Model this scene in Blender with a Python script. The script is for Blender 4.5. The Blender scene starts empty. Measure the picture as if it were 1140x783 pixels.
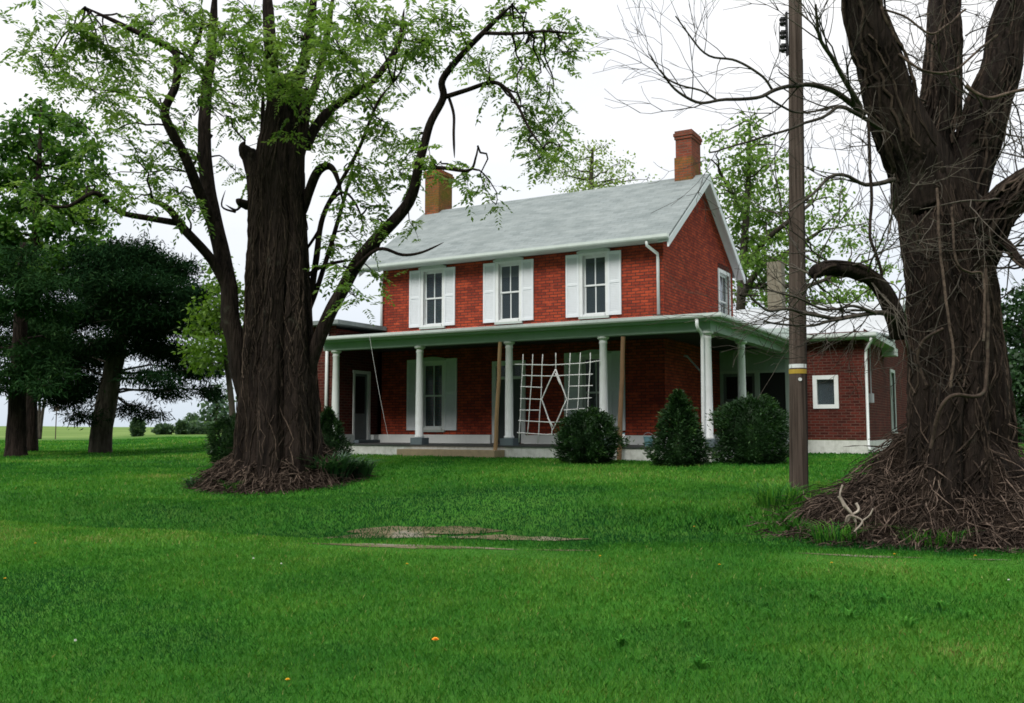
import bpy, bmesh, math, random
from mathutils.bvhtree import BVHTree
import numpy as np
from mathutils import Vector, Matrix, noise

# ------------------------------------------------------------------ camera, sky, sun, exposure
SC = bpy.context.scene
COL = SC.collection
EYE = 1.6
FPX, CX, CY, HY = 1040.0, 570.0, 391.5, 477.0
PITCH = math.atan((HY - CY) / FPX)
cd = bpy.data.cameras.new("camera"); cam = bpy.data.objects.new("camera", cd); COL.objects.link(cam)
cd.sensor_width = 36.0; cd.lens = FPX / 1140.0 * 36.0
cd.clip_start = 0.1; cd.clip_end = 3000.0
cam.location = (0, 0, EYE); cam.rotation_euler = (math.pi / 2 + PITCH, 0, 0)
SC.camera = cam

SUN_EL, SUN_AZ = math.radians(43), math.radians(212)      # azimuth measured from +Y towards +X (behind, left)
W = bpy.data.worlds.new("World"); SC.world = W; W.use_nodes = True
nt = W.node_tree; nt.nodes.clear()
def wn(t, **k):
    n = nt.nodes.new(t)
    for a, b in k.items(): setattr(n, a, b)
    return n
wo = wn('ShaderNodeOutputWorld'); wb = wn('ShaderNodeBackground'); wb.inputs['Strength'].default_value = 0.1
sk = wn('ShaderNodeTexSky', sky_type='NISHITA', sun_disc=False, sun_elevation=SUN_EL, sun_rotation=SUN_AZ)
tc = wn('ShaderNodeTexCoord'); mp = wn('ShaderNodeMapping'); mp.inputs['Scale'].default_value = (1.6, 1.6, 4.5)
nz = wn('ShaderNodeTexNoise'); nz.inputs['Scale'].default_value = 1.7; nz.inputs['Detail'].default_value = 5; nz.inputs['Roughness'].default_value = 0.55
cr = wn('ShaderNodeValToRGB')
cr.color_ramp.elements[0].position = 0.36; cr.color_ramp.elements[0].color = (6.3, 6.42, 6.65, 1)
cr.color_ramp.elements[1].position = 0.60; cr.color_ramp.elements[1].color = (7.0, 7.0, 7.02, 1)
sx = wn('ShaderNodeSeparateXYZ')
lo = wn('ShaderNodeMapRange'); lo.inputs['From Min'].default_value = -0.02; lo.inputs['From Max'].default_value = 0.30
lomix = wn('ShaderNodeMixRGB'); lomix.inputs['Color1'].default_value = (4.2, 4.8, 5.5, 1)
cm = wn('ShaderNodeMixRGB'); cm.inputs['Fac'].default_value = 0.95
L = nt.links.new
L(tc.outputs['Generated'], mp.inputs['Vector']); L(mp.outputs['Vector'], nz.inputs['Vector'])
L(nz.outputs['Fac'], cr.inputs['Fac']); L(tc.outputs['Generated'], sx.inputs['Vector'])
L(sx.outputs['Z'], lo.inputs['Value']); L(lo.outputs['Result'], lomix.inputs['Fac'])
L(cr.outputs['Color'], lomix.inputs['Color2'])
bk = wn('ShaderNodeMapRange', interpolation_type='SMOOTHSTEP'); bk.inputs['From Min'].default_value = .15; bk.inputs['From Max'].default_value = -.55; L(sx.outputs['Y'], bk.inputs['Value'])
hi = wn('ShaderNodeMapRange', interpolation_type='SMOOTHSTEP'); hi.inputs['From Min'].default_value = .80; hi.inputs['From Max'].default_value = .35; L(sx.outputs['Z'], hi.inputs['Value'])
ml = wn('ShaderNodeMath', operation='MULTIPLY'); L(bk.outputs['Result'], ml.inputs[0]); L(hi.outputs['Result'], ml.inputs[1])
dk = wn('ShaderNodeMixRGB'); dk.inputs['Color2'].default_value = (0.6, .64, .72, 1); L(ml.outputs[0], dk.inputs['Fac']); L(lomix.outputs['Color'], dk.inputs['Color1'])  # unseen low sky behind the camera, darkened to keep the porch dark
zen = wn('ShaderNodeMapRange', interpolation_type='SMOOTHSTEP'); zen.inputs['From Min'].default_value = .34; zen.inputs['From Max'].default_value = .85; zen.inputs['To Min'].default_value = 1.0; zen.inputs['To Max'].default_value = 1.75; L(sx.outputs['Z'], zen.inputs['Value'])
zm = wn('ShaderNodeMixRGB', blend_type='MULTIPLY'); zm.inputs['Fac'].default_value = 1; L(dk.outputs['Color'], zm.inputs['Color1']); L(zen.outputs['Result'], zm.inputs['Color2'])
L(sk.outputs['Color'], cm.inputs['Color1']); L(zm.outputs['Color'], cm.inputs['Color2'])
L(cm.outputs['Color'], wb.inputs['Color']); L(wb.outputs['Background'], wo.inputs['Surface'])

sd = bpy.data.lights.new("sun", 'SUN'); sd.energy = 1.5; sd.angle = math.radians(20); sd.color = (1.0, 0.96, 0.9)
sun = bpy.data.objects.new("sun", sd); COL.objects.link(sun)
sdir = Vector((math.sin(SUN_AZ) * math.cos(SUN_EL), math.cos(SUN_AZ) * math.cos(SUN_EL), math.sin(SUN_EL)))
sun.rotation_euler = (-sdir).to_track_quat('-Z', 'Y').to_euler(); sun.location = sdir * 60
SC.view_settings.view_transform = 'Standard'; SC.view_settings.look = 'None'
SC.view_settings.exposure = 0.70; SC.view_settings.gamma = 1.0; SC.view_settings.use_curve_mapping = False
SC.render.engine = 'CYCLES'; SC.cycles.use_denoising = True
SC.cycles.max_bounces = 6; SC.cycles.transparent_max_bounces = 12; SC.cycles.filter_width = 1.7
SC.cycles.caustics_reflective = False; SC.cycles.caustics_refractive = False

# ------------------------------------------------------------------ surveying: where a ray of the photo meets a distance or the ground
FW = np.array([0, math.cos(PITCH), math.sin(PITCH)]); UP = np.array([0, -math.sin(PITCH), math.cos(PITCH)]); RT = np.array([1.0, 0, 0])
def ray(px, py): return FW + RT * (px - CX) / FPX + UP * (CY - py) / FPX
def at(px, py, D):
    r = ray(px, py); r = r * D / r[1]
    return Vector((r[0], r[1], r[2] + EYE))
def sstep(a, b, x):
    t = np.clip((x - a) / (b - a), 0, 1); return t * t * (3 - 2 * t)
RY = [(-40, 0), (0, 0), (5.5, .03), (9.5, .19), (12, .33), (14.5, .62), (18, .76), (21, .82), (24, .84), (30, .88), (60, .98), (150, 1.6), (420, 2.2), (900, -3)]
LY = [(-40, 0), (0, 0), (5.5, .03), (10, .14), (13, .21), (15, .36), (18, .50), (22, .62), (34, .69), (90, .85), (165, 1.98), (420, 2.0), (900, -3)]
LIPX = [-30, -7.04, -0.92, 5.13, 12, 30]; LIPY = [20, 13.0, 10.9, 9.6, 8.7, 7.0]
def lip(x): return np.interp(x, LIPX, LIPY)
def gz(x, y):
    x = np.asarray(x, float); y = np.asarray(y, float)
    r = np.interp(y, [a for a, b in RY], [b for a, b in RY]); l = np.interp(y, [a for a, b in LY], [b for a, b in LY])
    w = sstep(-6, 0, x + 0.5 * (y - 18)); z = l * (1 - w) + r * w
    d = y - lip(x)
    z = z + 0.06 * np.exp(-((d + .4) / .9) ** 2) - (0.07 + .08 * (1 - sstep(-3.2, -1.8, x))) * sstep(.30, 1.15, d) * (1 - sstep(1.5, 2.9, d))
    z = z + 0.016 * np.sin(x * 1.3 + .7 * y) * np.sin(y * 1.1 - .4 * x) + 0.012 * np.sin(x * .45 + 2) * np.sin(y * .6)
    return z
def G(x, y): return float(gz(x, y))
def onground(px, py):
    r = ray(px, py); s = 3.0
    for i in range(4000):
        p = r * s
        if p[2] + EYE <= G(p[0], p[1]): break
        s += 0.02 if s < 40 else 0.2
    return Vector((p[0], p[1], G(p[0], p[1])))

# ------------------------------------------------------------------ object helpers
def tag(o, label=None, cat=None, group=None, kind=None):
    if label: o['label'] = label
    if cat: o['category'] = cat
    if group: o['group'] = group
    if kind: o['kind'] = kind
    return o
def thing(name, loc, label, cat, group=None, rotz=0.0):
    o = bpy.data.objects.new(name, None); o.empty_display_size = 0.3; COL.objects.link(o)
    o.location = loc; o.rotation_euler = (0, 0, rotz)
    return tag(o, label, cat, group)

class MB:
    """collects shapes; build() links them as ONE mesh object"""
    def __init__(s): s.v = []; s.f = []; s.c = []; s.tint = 0.5; s.mi = []; s.mat = 0
    def add(s, vs, fs):
        n = len(s.v); s.v += [tuple(v) for v in vs]; s.c += [s.tint] * len(vs)
        s.f += [tuple(i + n for i in f) for f in fs]; s.mi += [s.mat] * len(fs)
    def box(s, a0, a1, b0, b1, c0, c1, T=None):
        vs = [(x, y, z) for z in (c0, c1) for y in (b0, b1) for x in (a0, a1)]
        if T: vs = [T(*v) for v in vs]
        s.add(vs, [(0, 2, 3, 1), (4, 5, 7, 6), (0, 1, 5, 4), (2, 6, 7, 3), (0, 4, 6, 2), (1, 3, 7, 5)])
    def poly(s, pts): s.add(pts, [tuple(range(len(pts)))])
    def prism(s, pts, d):
        d = Vector(d); n = len(pts); P = [Vector(p) for p in pts]
        vs = P + [p + d for p in P]
        s.add(vs, [tuple(range(n - 1, -1, -1)), tuple(range(n, 2 * n))] + [(i, (i + 1) % n, n + (i + 1) % n, n + i) for i in range(n)])
    def tube(s, path, rad, n=6, cap=True, lump=None):
        P = [Vector(p) for p in path]; m = len(P)
        if not hasattr(rad, '__len__'): rad = [rad] * m
        vs = []; u = None
        for i in range(m):
            t = (P[min(i + 1, m - 1)] - P[max(i - 1, 0)])
            if t.length < 1e-9: t = Vector((0, 0, 1))
            t.normalize()
            if u is None:
                u = t.cross(Vector((0.13, 0.97, 0.2)))
                if u.length < .1: u = t.cross(Vector((1, 0, 0)))
            u = (u - t * u.dot(t)); u.normalize(); w = t.cross(u)
            for k in range(n):
                a = 2 * math.pi * k / n; r = rad[i]
                q = u * math.cos(a) + w * math.sin(a)
                if lump: r *= lump(P[i], a, i / max(1, m - 1))
                vs.append(P[i] + q * r)
        fs = [(i * n + k, i * n + (k + 1) % n, (i + 1) * n + (k + 1) % n, (i + 1) * n + k) for i in range(m - 1) for k in range(n)]
        if cap: fs += [tuple(range(n - 1, -1, -1)), tuple((m - 1) * n + k for k in range(n))]
        s.add(vs, fs)
    def lathe(s, prof, cx=0, cy=0, n=16, phase=0):
        vs = [(cx + r * math.cos(phase + 2 * math.pi * k / n), cy + r * math.sin(phase + 2 * math.pi * k / n), z) for r, z in prof for k in range(n)]
        m = len(prof)
        s.add(vs, [(i * n + k, i * n + (k + 1) % n, (i + 1) * n + (k + 1) % n, (i + 1) * n + k) for i in range(m - 1) for k in range(n)]
              + [tuple(range(n - 1, -1, -1)), tuple((m - 1) * n + k for k in range(n))])
    def build(s, name, mat, parent=None, origin=None, smooth=False, brickuv=False, fixn=True, smooth_ang=None):
        me = bpy.data.meshes.new(name); o = bpy.data.objects.new(name, me); COL.objects.link(o)
        off = Vector(origin) if origin is not None else Vector((0, 0, 0))
        vs = np.array(s.v, dtype=np.float64) - np.array(off)
        me.from_pydata(vs.tolist(), [], s.f)
        for mt in (mat if isinstance(mat, (list, tuple)) else [mat]): me.materials.append(mt)
        if isinstance(mat, (list, tuple)): me.polygons.foreach_set('material_index', s.mi)
        ca = me.color_attributes.new('tint', 'FLOAT_COLOR', 'POINT')
        c = np.ones((len(s.v), 4), np.float32); c[:, :3] = np.array(s.c, np.float32)[:, None]
        ca.data.foreach_set('color', c.ravel())
        if fixn:
            bm = bmesh.new(); bm.from_mesh(me); bmesh.ops.recalc_face_normals(bm, faces=bm.faces); bm.to_mesh(me); bm.free()
        if brickuv:
            uv = me.uv_layers.new(name='UVMap'); dat = np.zeros((len(me.loops), 2), np.float32)
            for p in me.polygons:
                nx, ny, nzz = abs(p.normal.x), abs(p.normal.y), abs(p.normal.z)
                for li in p.loop_indices:
                    co = me.vertices[me.loops[li].vertex_index].co
                    if nzz > .8: dat[li] = (co.x, co.y)
                    elif nx > ny: dat[li] = (co.y + .37, co.z)
                    else: dat[li] = (co.x, co.z)
            uv.data.foreach_set('uv', dat.ravel())
        if smooth: me.polygons.foreach_set('use_smooth', [True] * len(me.polygons))
        if parent is not None: o.parent = parent
        elif origin is not None: o.location = off
        return o

def quads(name, verts, nper, tint, mat, parent=None, origin=(0, 0, 0), tris=False):
    """numpy mesh: verts (N, nper, 3), tint (N,) or (N,nper)"""
    N = verts.shape[0]; me = bpy.data.meshes.new(name)
    o = bpy.data.objects.new(name, me); COL.objects.link(o)
    v = (verts.reshape(-1, 3) - np.array(origin)).astype(np.float32)
    me.vertices.add(N * nper); me.vertices.foreach_set('co', v.ravel())
    me.loops.add(N * nper); me.loops.foreach_set('vertex_index', np.arange(N * nper, dtype=np.int32))
    me.polygons.add(N); me.polygons.foreach_set('loop_start', np.arange(0, N * nper, nper, dtype=np.int32))
    try: me.polygons.foreach_set('loop_total', np.full(N, nper, np.int32))
    except Exception: pass
    me.update(calc_edges=True); me.validate()
    ca = me.color_attributes.new('tint', 'FLOAT_COLOR', 'POINT')
    t = np.asarray(tint, np.float32)
    if t.ndim == 1: t = np.repeat(t[:, None], nper, 1)
    c = np.ones((N * nper, 4), np.float32); c[:, :3] = t.reshape(-1)[:, None]
    ca.data.foreach_set('color', c.ravel())
    me.materials.append(mat)
    if parent is not None: o.parent = parent
    else: o.location = origin
    return o

RNG = np.random.default_rng(7)
random.seed(5)

# ------------------------------------------------------------------ materials
class NT:
    def __init__(s, name):
        s.m = bpy.data.materials.new(name); s.m.use_nodes = True; s.t = s.m.node_tree; s.t.nodes.clear()
        s.out = s.n('ShaderNodeOutputMaterial'); s.b = s.n('ShaderNodeBsdfPrincipled'); s.l(s.b.outputs[0], s.out.inputs[0])
    def n(s, t, **k):
        x = s.t.nodes.new(t)
        for a, b in k.items(): setattr(x, a, b)
        return x
    def l(s, a, b): s.t.links.new(a, b)
    def coord(s, kind='Object', scale=(1, 1, 1)):
        c = s.n('ShaderNodeTexCoord'); m = s.n('ShaderNodeMapping'); m.inputs['Scale'].default_value = scale
        s.l(c.outputs[kind], m.inputs['Vector']); return m.outputs['Vector']
    def noise(s, vec, scale, detail=4, rough=.55):
        x = s.n('ShaderNodeTexNoise'); x.inputs['Scale'].default_value = scale; x.inputs['Detail'].default_value = detail; x.inputs['Roughness'].default_value = rough
        if vec is not None: s.l(vec, x.inputs['Vector'])
        return x.outputs['Fac']
    def ramp(s, fac, stops):
        x = s.n('ShaderNodeValToRGB'); e = x.color_ramp.elements
        while len(e) < len(stops): e.new(.5)
        for i, (p, c) in enumerate(stops): e[i].position = p; e[i].color = (*c, 1)
        s.l(fac, x.inputs['Fac']); return x.outputs['Color']
    def mix(s, fac, a, b, mode='MIX'):
        x = s.n('ShaderNodeMixRGB', blend_type=mode)
        for i, q in (('Fac', fac), ('Color1', a), ('Color2', b)):
            if isinstance(q, (int, float)): x.inputs[i].default_value = q
            elif isinstance(q, tuple): x.inputs[i].default_value = (*q, 1)
            else: s.l(q, x.inputs[i])
        return x.outputs['Color']
    def bump(s, h, strength=.5, dist=.02):
        x = s.n('ShaderNodeBump'); x.inputs['Strength'].default_value = strength; x.inputs['Distance'].default_value = dist
        s.l(h, x.inputs['Height']); s.l(x.outputs['Normal'], s.b.inputs['Normal'])
    def base(s, c, rough=.7, spec=.3, metal=0):
        if isinstance(c, tuple): s.b.inputs['Base Color'].default_value = (*c, 1)
        else: s.l(c, s.b.inputs['Base Color'])
        s.b.inputs['Roughness'].default_value = rough; s.b.inputs['Specular IOR Level'].default_value = spec; s.b.inputs['Metallic'].default_value = metal
        return s.m

def paint(name, c, rough=.55, dirt=.25, dcol=None, scale=3.0, spec=.3):
    k = NT(name); v = k.coord(); a = k.noise(v, scale, 5, .65); b = k.noise(k.coord(scale=(9, 9, 1.2)), 2.2, 3)
    d = dcol or tuple(x * .62 for x in c)
    f = k.ramp(a, [(.42, (0, 0, 0)), (.75, (1, 1, 1))]); g = k.ramp(b, [(.45, (0, 0, 0)), (.8, (1, 1, 1))])
    col = k.mix(k.mix(dirt, (0, 0, 0), f), c, d); col = k.mix(k.mix(dirt * .6, (0, 0, 0), g), col, d)
    k.bump(a, .08, .01); return k.base(col, rough, spec)

def brick(name, c1, c2, mortar, stain=(.05, .02, .016), stain_amt=.45, msize=.013):
    k = NT(name); c = k.n('ShaderNodeTexCoord'); b = k.n('ShaderNodeTexBrick')
    b.offset = .5; b.inputs['Scale'].default_value = 1; b.inputs['Brick Width'].default_value = .25; b.inputs['Row Height'].default_value = .083
    b.inputs['Mortar Size'].default_value = msize; b.inputs['Mortar Smooth'].default_value = .25; b.inputs['Bias'].default_value = -.05
    b.inputs['Color1'].default_value = (*c1, 1); b.inputs['Color2'].default_value = (*c2, 1); b.inputs['Mortar'].default_value = (*mortar, 1)
    k.l(c.outputs['UV'], b.inputs['Vector'])
    o = k.coord(); n1 = k.noise(o, .9, 5, .6); n2 = k.noise(o, 5.5, 4, .7); n3 = k.noise(o, 26, 2)
    col = k.mix(k.ramp(n1, [(.42, (0, 0, 0)), (.66, (stain_amt,) * 3)]), b.outputs['Color'], stain)
    col = k.mix(k.ramp(n2, [(.52, (0, 0, 0)), (.78, (.5,) * 3)]), col, tuple(min(1, x * 1.6) for x in c1))
    col = k.mix(.35, col, k.ramp(n3, [(.3, (.5, .5, .5)), (.7, (1.4, 1.4, 1.4))]), 'MULTIPLY')
    inv = k.n('ShaderNodeMath', operation='SUBTRACT'); inv.inputs[0].default_value = 1; k.l(b.outputs['Fac'], inv.inputs[1])
    k.bump(inv.outputs[0], .5, .008); return k.base(col, .9, .06)

def bark(name, c_dark, c_light, vs=(7, 7, .9), scale=1.6, strength=1.0, dist=.05):
    k = NT(name); v = k.coord(scale=vs); a = k.noise(v, scale, 8, .68)
    w = k.n('ShaderNodeTexVoronoi', feature='DISTANCE_TO_EDGE'); w.inputs['Scale'].default_value = scale * 1.4; k.l(v, w.inputs['Vector'])
    big = k.noise(k.coord(), 1.1, 3)
    col = k.ramp(a, [(.36, c_dark), (.68, c_light)])
    col = k.mix(k.ramp(big, [(.5, (0, 0, 0)), (.8, (.5,) * 3)]), col, tuple(x * 1.25 for x in c_light))
    lich = k.noise(k.coord(), 3.7, 6, .7); col = k.mix(k.ramp(lich, [(.60, (0,) * 3), (.72, (.55,) * 3)]), col, (.075, .075, .055))
    at_ = k.n('ShaderNodeAttribute', attribute_name='tint'); sc = k.n('ShaderNodeMath', operation='MULTIPLY'); sc.inputs[1].default_value = 2
    k.l(at_.outputs['Fac'], sc.inputs[0]); col = k.mix(1.0, col, sc.outputs[0], 'MULTIPLY')
    h = k.n('ShaderNodeMath', operation='ADD'); k.l(a, h.inputs[0]); k.l(w.outputs['Distance'], h.inputs[1])
    k.bump(h.outputs[0], strength, dist); return k.base(col, .95, .1)

def leaf(name, stops, transl=.35, rough=.5, spec=.25):
    """stops on the per-leaf tint (true leaf colour differences)"""
    k = NT(name); a = k.n('ShaderNodeAttribute', attribute_name='tint')
    col = k.ramp(a.outputs['Fac'], stops); k.base(col, rough, spec)
    t = k.n('ShaderNodeBsdfTranslucent'); k.l(k.mix(1.0, col, (1.25, 1.3, .7), 'MULTIPLY'), t.inputs['Color'])
    m = k.n('ShaderNodeMixShader'); m.inputs[0].default_value = transl
    k.l(k.b.outputs[0], m.inputs[1]); k.l(t.outputs[0], m.inputs[2]); k.l(m.outputs[0], k.out.inputs[0]); return k.m

M = {}
M['brick_front'] = brick('orange_red_brick', (.46, .078, .036), (.23, .040, .026), (.085, .040, .034), (.13, .024, .018), .5)
M['brick_wing'] = brick('brown_red_brick', (.12, .026, .019), (.05, .014, .012), (.13, .075, .06), (.04, .014, .012), .5, .012)
M['brick_chim'] = brick('chimney_brick', (.30, .075, .045), (.19, .05, .035), (.17, .11, .085), (.10, .06, .04), .55)
M['brick_moss'] = brick('mossy_chimney_brick', (.34, .10, .045), (.19, .06, .035), (.13, .10, .07), (.13, .115, .02), .95)
M['white'] = paint('white_paint', (.77, .80, .81), .6, .38, (.55, .57, .53), 5)
M['shutter'] = paint('shutter_paint', (.76, .80, .84), .6, .22, (.58, .61, .62), 5)
M['trim'] = paint('grey_white_trim', (.50, .56, .53), .55, .35, (.30, .36, .32))
M['beam'] = paint('greenish_porch_trim', (.36, .46, .41), .6, .35, (.24, .32, .27))
M['plinth'] = paint('blue_grey_paint', (.13, .17, .19), .6, .3)
M['foundation'] = paint('whitewashed_stone', (.68, .69, .66), .85, .7, (.36, .37, .33), 5)
M['band'] = paint('white_base_band', (.80, .83, .82), .6, .25, (.55, .58, .56))
M['porch_floor'] = paint('grey_porch_floor', (.055, .06, .058), .6, .5)  # floor colour darkened to cut bounce and deepen the porch shade
M['ceiling'] = paint('shade_dark_ceiling_boards', (.045, .05, .048), .7, .4)  # porch shade put into the near-black colour of the boards
M['siding'] = paint('greenish_clapboard', (.40, .49, .46), .6, .3)
M['step'] = paint('tan_concrete', (.36, .285, .18), .9, .6, (.20, .165, .11), 6)
M['pole_tan'] = paint('tan_post', (.34, .22, .11), .75, .5, (.18, .11, .06), 5)
M['pole_brown'] = paint('brown_post', (.24, .14, .075), .75, .5, (.12, .07, .04), 5)
M['dark_door'] = paint('dark_door_paint', (.055, .065, .065), .45, .3)
M['screen'] = paint('grey_screen', (.012, .014, .015), .35, .3)
M['grey_door'] = paint('grey_door_panel', (.16, .18, .19), .5, .3)
M['room'] = paint('interior_plaster', (.20, .19, .17), .9, .2)
M['shade'] = paint('cream_shade', (.62, .56, .42), .8, .2)
M['greywood'] = bark('utility_pole_wood', (.036, .027, .022), (.135, .104, .088), (26, 26, .55), 1.0, .5, .012)
M['yellow'] = paint('yellow_band', (.48, .32, .045), .7, .5)
M['metalgrey'] = paint('grey_metal', (.36, .38, .40), .4, .3)
M['black'] = paint('black_iron', (.02, .02, .022), .5, .2)
M['rope'] = paint('white_rope', (.82, .82, .82), .7, .1)
M['teal'] = paint('teal_plastic', (.16, .32, .36), .35, .1)
M['stucco'] = paint('tan_chimney_plaster', (.21, .195, .145), .9, .8, (.10, .075, .05), 4)

k = NT('weathered_grey_shingle'); o_ = k.coord(); c_ = k.n('ShaderNodeTexCoord'); b_ = k.n('ShaderNodeTexBrick')
b_.inputs['Scale'].default_value = 1; b_.inputs['Brick Width'].default_value = .33; b_.inputs['Row Height'].default_value = .15; b_.inputs['Mortar Size'].default_value = .008
b_.inputs['Color1'].default_value = (.225, .258, .258, 1); b_.inputs['Color2'].default_value = (.165, .195, .193, 1); b_.inputs['Mortar'].default_value = (.13, .15, .15, 1)
k.l(c_.outputs['UV'], b_.inputs['Vector']); n_ = k.noise(k.coord(scale=(1, 2.5, 2.5)), 1.3, 6, .65)
cc = k.mix(k.ramp(n_, [(.38, (.0,) * 3), (.7, (.75,) * 3)]), b_.outputs['Color'], (.30, .332, .325))
cc = k.mix(k.ramp(k.noise(o_, .7, 4), [(.5, (0,) * 3), (.75, (.4,) * 3)]), cc, (.165, .195, .19))
k.bump(b_.outputs['Fac'], -.3, .012); M['shingle'] = k.base(cc, .85, .2)

k = NT('white_metal_roof'); v_ = k.coord(scale=(1, 1, 1)); w_ = k.n('ShaderNodeTexWave', bands_direction='X'); w_.inputs['Scale'].default_value = .8; k.l(v_, w_.inputs['Vector'])
cc = k.mix(k.ramp(k.noise(v_, 1.6, 5), [(.45, (0,) * 3), (.75, (.6,) * 3)]), (.44, .465, .48), (.30, .32, .32))
cc = k.mix(k.ramp(w_.outputs['Fac'], [(.94, (0,) * 3), (.99, (.5,) * 3)]), cc, (.36, .38, .39))
M['metal_roof'] = k.base(cc, .4, .4)

k = NT('window_glass'); k.base((.02, .03, .035), .06, .5)
tr = k.n('ShaderNodeBsdfTransparent'); tr.inputs['Color'].default_value = (.62, .70, .72, 1)
gl = k.n('ShaderNodeBsdfGlossy'); gl.inputs['Roughness'].default_value = .06; gl.inputs['Color'].default_value = (.9, .95, 1, 1)
fr = k.n('ShaderNodeFresnel'); fr.inputs['IOR'].default_value = 1.55
k.b.inputs['Base Color'].default_value = (.085, .115, .135, 1); k.b.inputs['Roughness'].default_value = .25
m0 = k.n('ShaderNodeMixShader'); m0.inputs[0].default_value = .42; k.l(tr.outputs[0], m0.inputs[1]); k.l(k.b.outputs[0], m0.inputs[2])
ms = k.n('ShaderNodeMixShader'); k.l(fr.outputs[0], ms.inputs[0]); k.l(m0.outputs[0], ms.inputs[1]); k.l(gl.outputs[0], ms.inputs[2]); k.l(ms.outputs[0], k.out.inputs[0])
M['glass'] = k.m

M['old_tin'] = paint('weathered_porch_tin', (.30, .33, .32), .6, .6, (.17, .19, .18), 2)
# ground
k = NT('lawn_soil'); geo = k.n('ShaderNodeNewGeometry'); P_ = geo.outputs['Position']
s_ = k.n('ShaderNodeSeparateXYZ'); k.l(P_, s_.inputs[0])
n1 = k.noise(P_, .35, 4); n2 = k.noise(P_, 2.2, 5, .65); n3 = k.noise(P_, 30, 4, .7)
near = k.ramp(n1, [(.35, (.020, .085, .010)), (.65, (.042, .150, .016))])
near = k.mix(k.ramp(n2, [(.4, (0,) * 3), (.75, (.55,) * 3)]), near, (.062, .125, .022))
near = k.mix(.6, near, k.ramp(n3, [(.3, (.45,) * 3), (.7, (1.5,) * 3)]), 'MULTIPLY')
mr = k.n('ShaderNodeMapRange'); mr.inputs['From Min'].default_value = 62; mr.inputs['From Max'].default_value = 80; k.l(s_.outputs['Y'], mr.inputs['Value'])
nf = k.n('ShaderNodeMapping'); nf.inputs['Scale'].default_value = (.02, .12, 1); k.l(P_, nf.inputs['Vector'])
field = k.ramp(k.noise(nf.outputs['Vector'], 1.5, 5), [(.35, (.105, .175, .042)), (.65, (.165, .24, .07))])
k.bump(n3, .5, .03); M['ground'] = k.base(k.mix(mr.outputs['Result'], near, field), .95, .05)

k = NT('gravel_and_dirt'); geo = k.n('ShaderNodeNewGeometry'); P_ = geo.outputs['Position']
n1 = k.noise(P_, 1.1, 5, .6); n2 = k.noise(P_, 38, 3, .7); vo = k.n('ShaderNodeTexVoronoi'); vo.inputs['Scale'].default_value = 45; k.l(P_, vo.inputs['Vector'])
cc = k.ramp(n1, [(.38, (.085, .075, .036)), (.54, (.15, .13, .075)), (.70, (.23, .215, .175))])
cc = k.mix(.8, cc, k.ramp(n2, [(.3, (.4,) * 3), (.7, (1.5,) * 3)]), 'MULTIPLY')
k.bump(vo.outputs['Distance'], .7, .02); M['gravel'] = k.base(cc, .95, .1)

k = NT('leaf_litter'); v_ = k.coord(); a_ = k.noise(v_, 9, 7, .75); b_ = k.noise(v_, 45, 3, .7)
cc = k.ramp(a_, [(.35, (.010, .007, .006)), (.55, (.040, .029, .022)), (.75, (.095, .070, .052))])
cc = k.mix(.7, cc, k.ramp(b_, [(.3, (.35,) * 3), (.7, (1.6,) * 3)]), 'MULTIPLY'); k.bump(b_, 1.0, .05); M['litter'] = k.base(cc, .95, .05)

M['grass'] = leaf('grass_blade', [(0, (.013, .082, .022)), (.45, (.055, .215, .026)), (.8, (.145, .325, .050)), (1, (.32, .32, .12))], .3, .7, .06)
M['bark_left'] = bark('vine_wrapped_bark', (.006, .0045, .004), (.040, .029, .024))
M['bark_right'] = bark('furrowed_bark', (.006, .0045, .004), (.038, .028, .023))
M['bark_far'] = bark('grey_bark', (.026, .022, .018), (.105, .09, .075), (5, 5, 1), 2, .6, .03)
M['vine'] = bark('dry_vine', (.020, .015, .012), (.085, .062, .048), (3, 3, 3), 4, .3, .01)
M['twig'] = bark('bare_twig', (.035, .030, .026), (.12, .105, .085), (3, 3, 3), 4, .2, .01)
M['stick'] = bark('dead_stick', (.026, .019, .015), (.125, .092, .072), (3, 3, 3), 4, .3, .01)
M['pale_stick'] = bark('bleached_wood', (.20, .165, .135), (.46, .40, .34), (3, 3, 3), 4, .3, .01)
M['leaf_big'] = leaf('spring_leaf', [(0, (.06, .125, .026)), (.5, (.125, .215, .05)), (1, (.22, .31, .10))], .5)
M['leaf_maple'] = leaf('maple_leaf', [(0, (.028, .085, .016)), (.5, (.080, .185, .032)), (1, (.19, .31, .055))], .5)
M['leaf_lime'] = leaf('lime_leaf', [(0, (.06, .13, .015)), (.5, (.105, .20, .022)), (1, (.18, .28, .04))], .4)
M['leaf_pale'] = leaf('pale_leaf', [(0, (.16, .23, .07)), (.5, (.25, .34, .11)), (1, (.34, .42, .18))], .5)
M['leaf_fresh'] = leaf('fresh_leaf', [(0, (.09, .17, .03)), (.5, (.17, .29, .065)), (1, (.30, .42, .13))], .5)
M['leaf_far'] = leaf('far_leaf', [(0, (.05, .10, .065)), (.5, (.085, .15, .085)), (1, (.14, .21, .11))], .3)
M['needle'] = leaf('pine_needle', [(0, (.006, .018, .008)), (.6, (.014, .038, .014)), (1, (.035, .070, .024))], .1, .9, .0)
M['needle_light'] = leaf('pine_needle_light', [(0, (.010, .030, .012)), (.6, (.026, .066, .022)), (1, (.06, .115, .036))], .15, .9, .0)
M['yew'] = leaf('yew_needle', [(0, (.012, .034, .012)), (.6, (.024, .066, .018)), (1, (.065, .135, .028))], .15)
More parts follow.
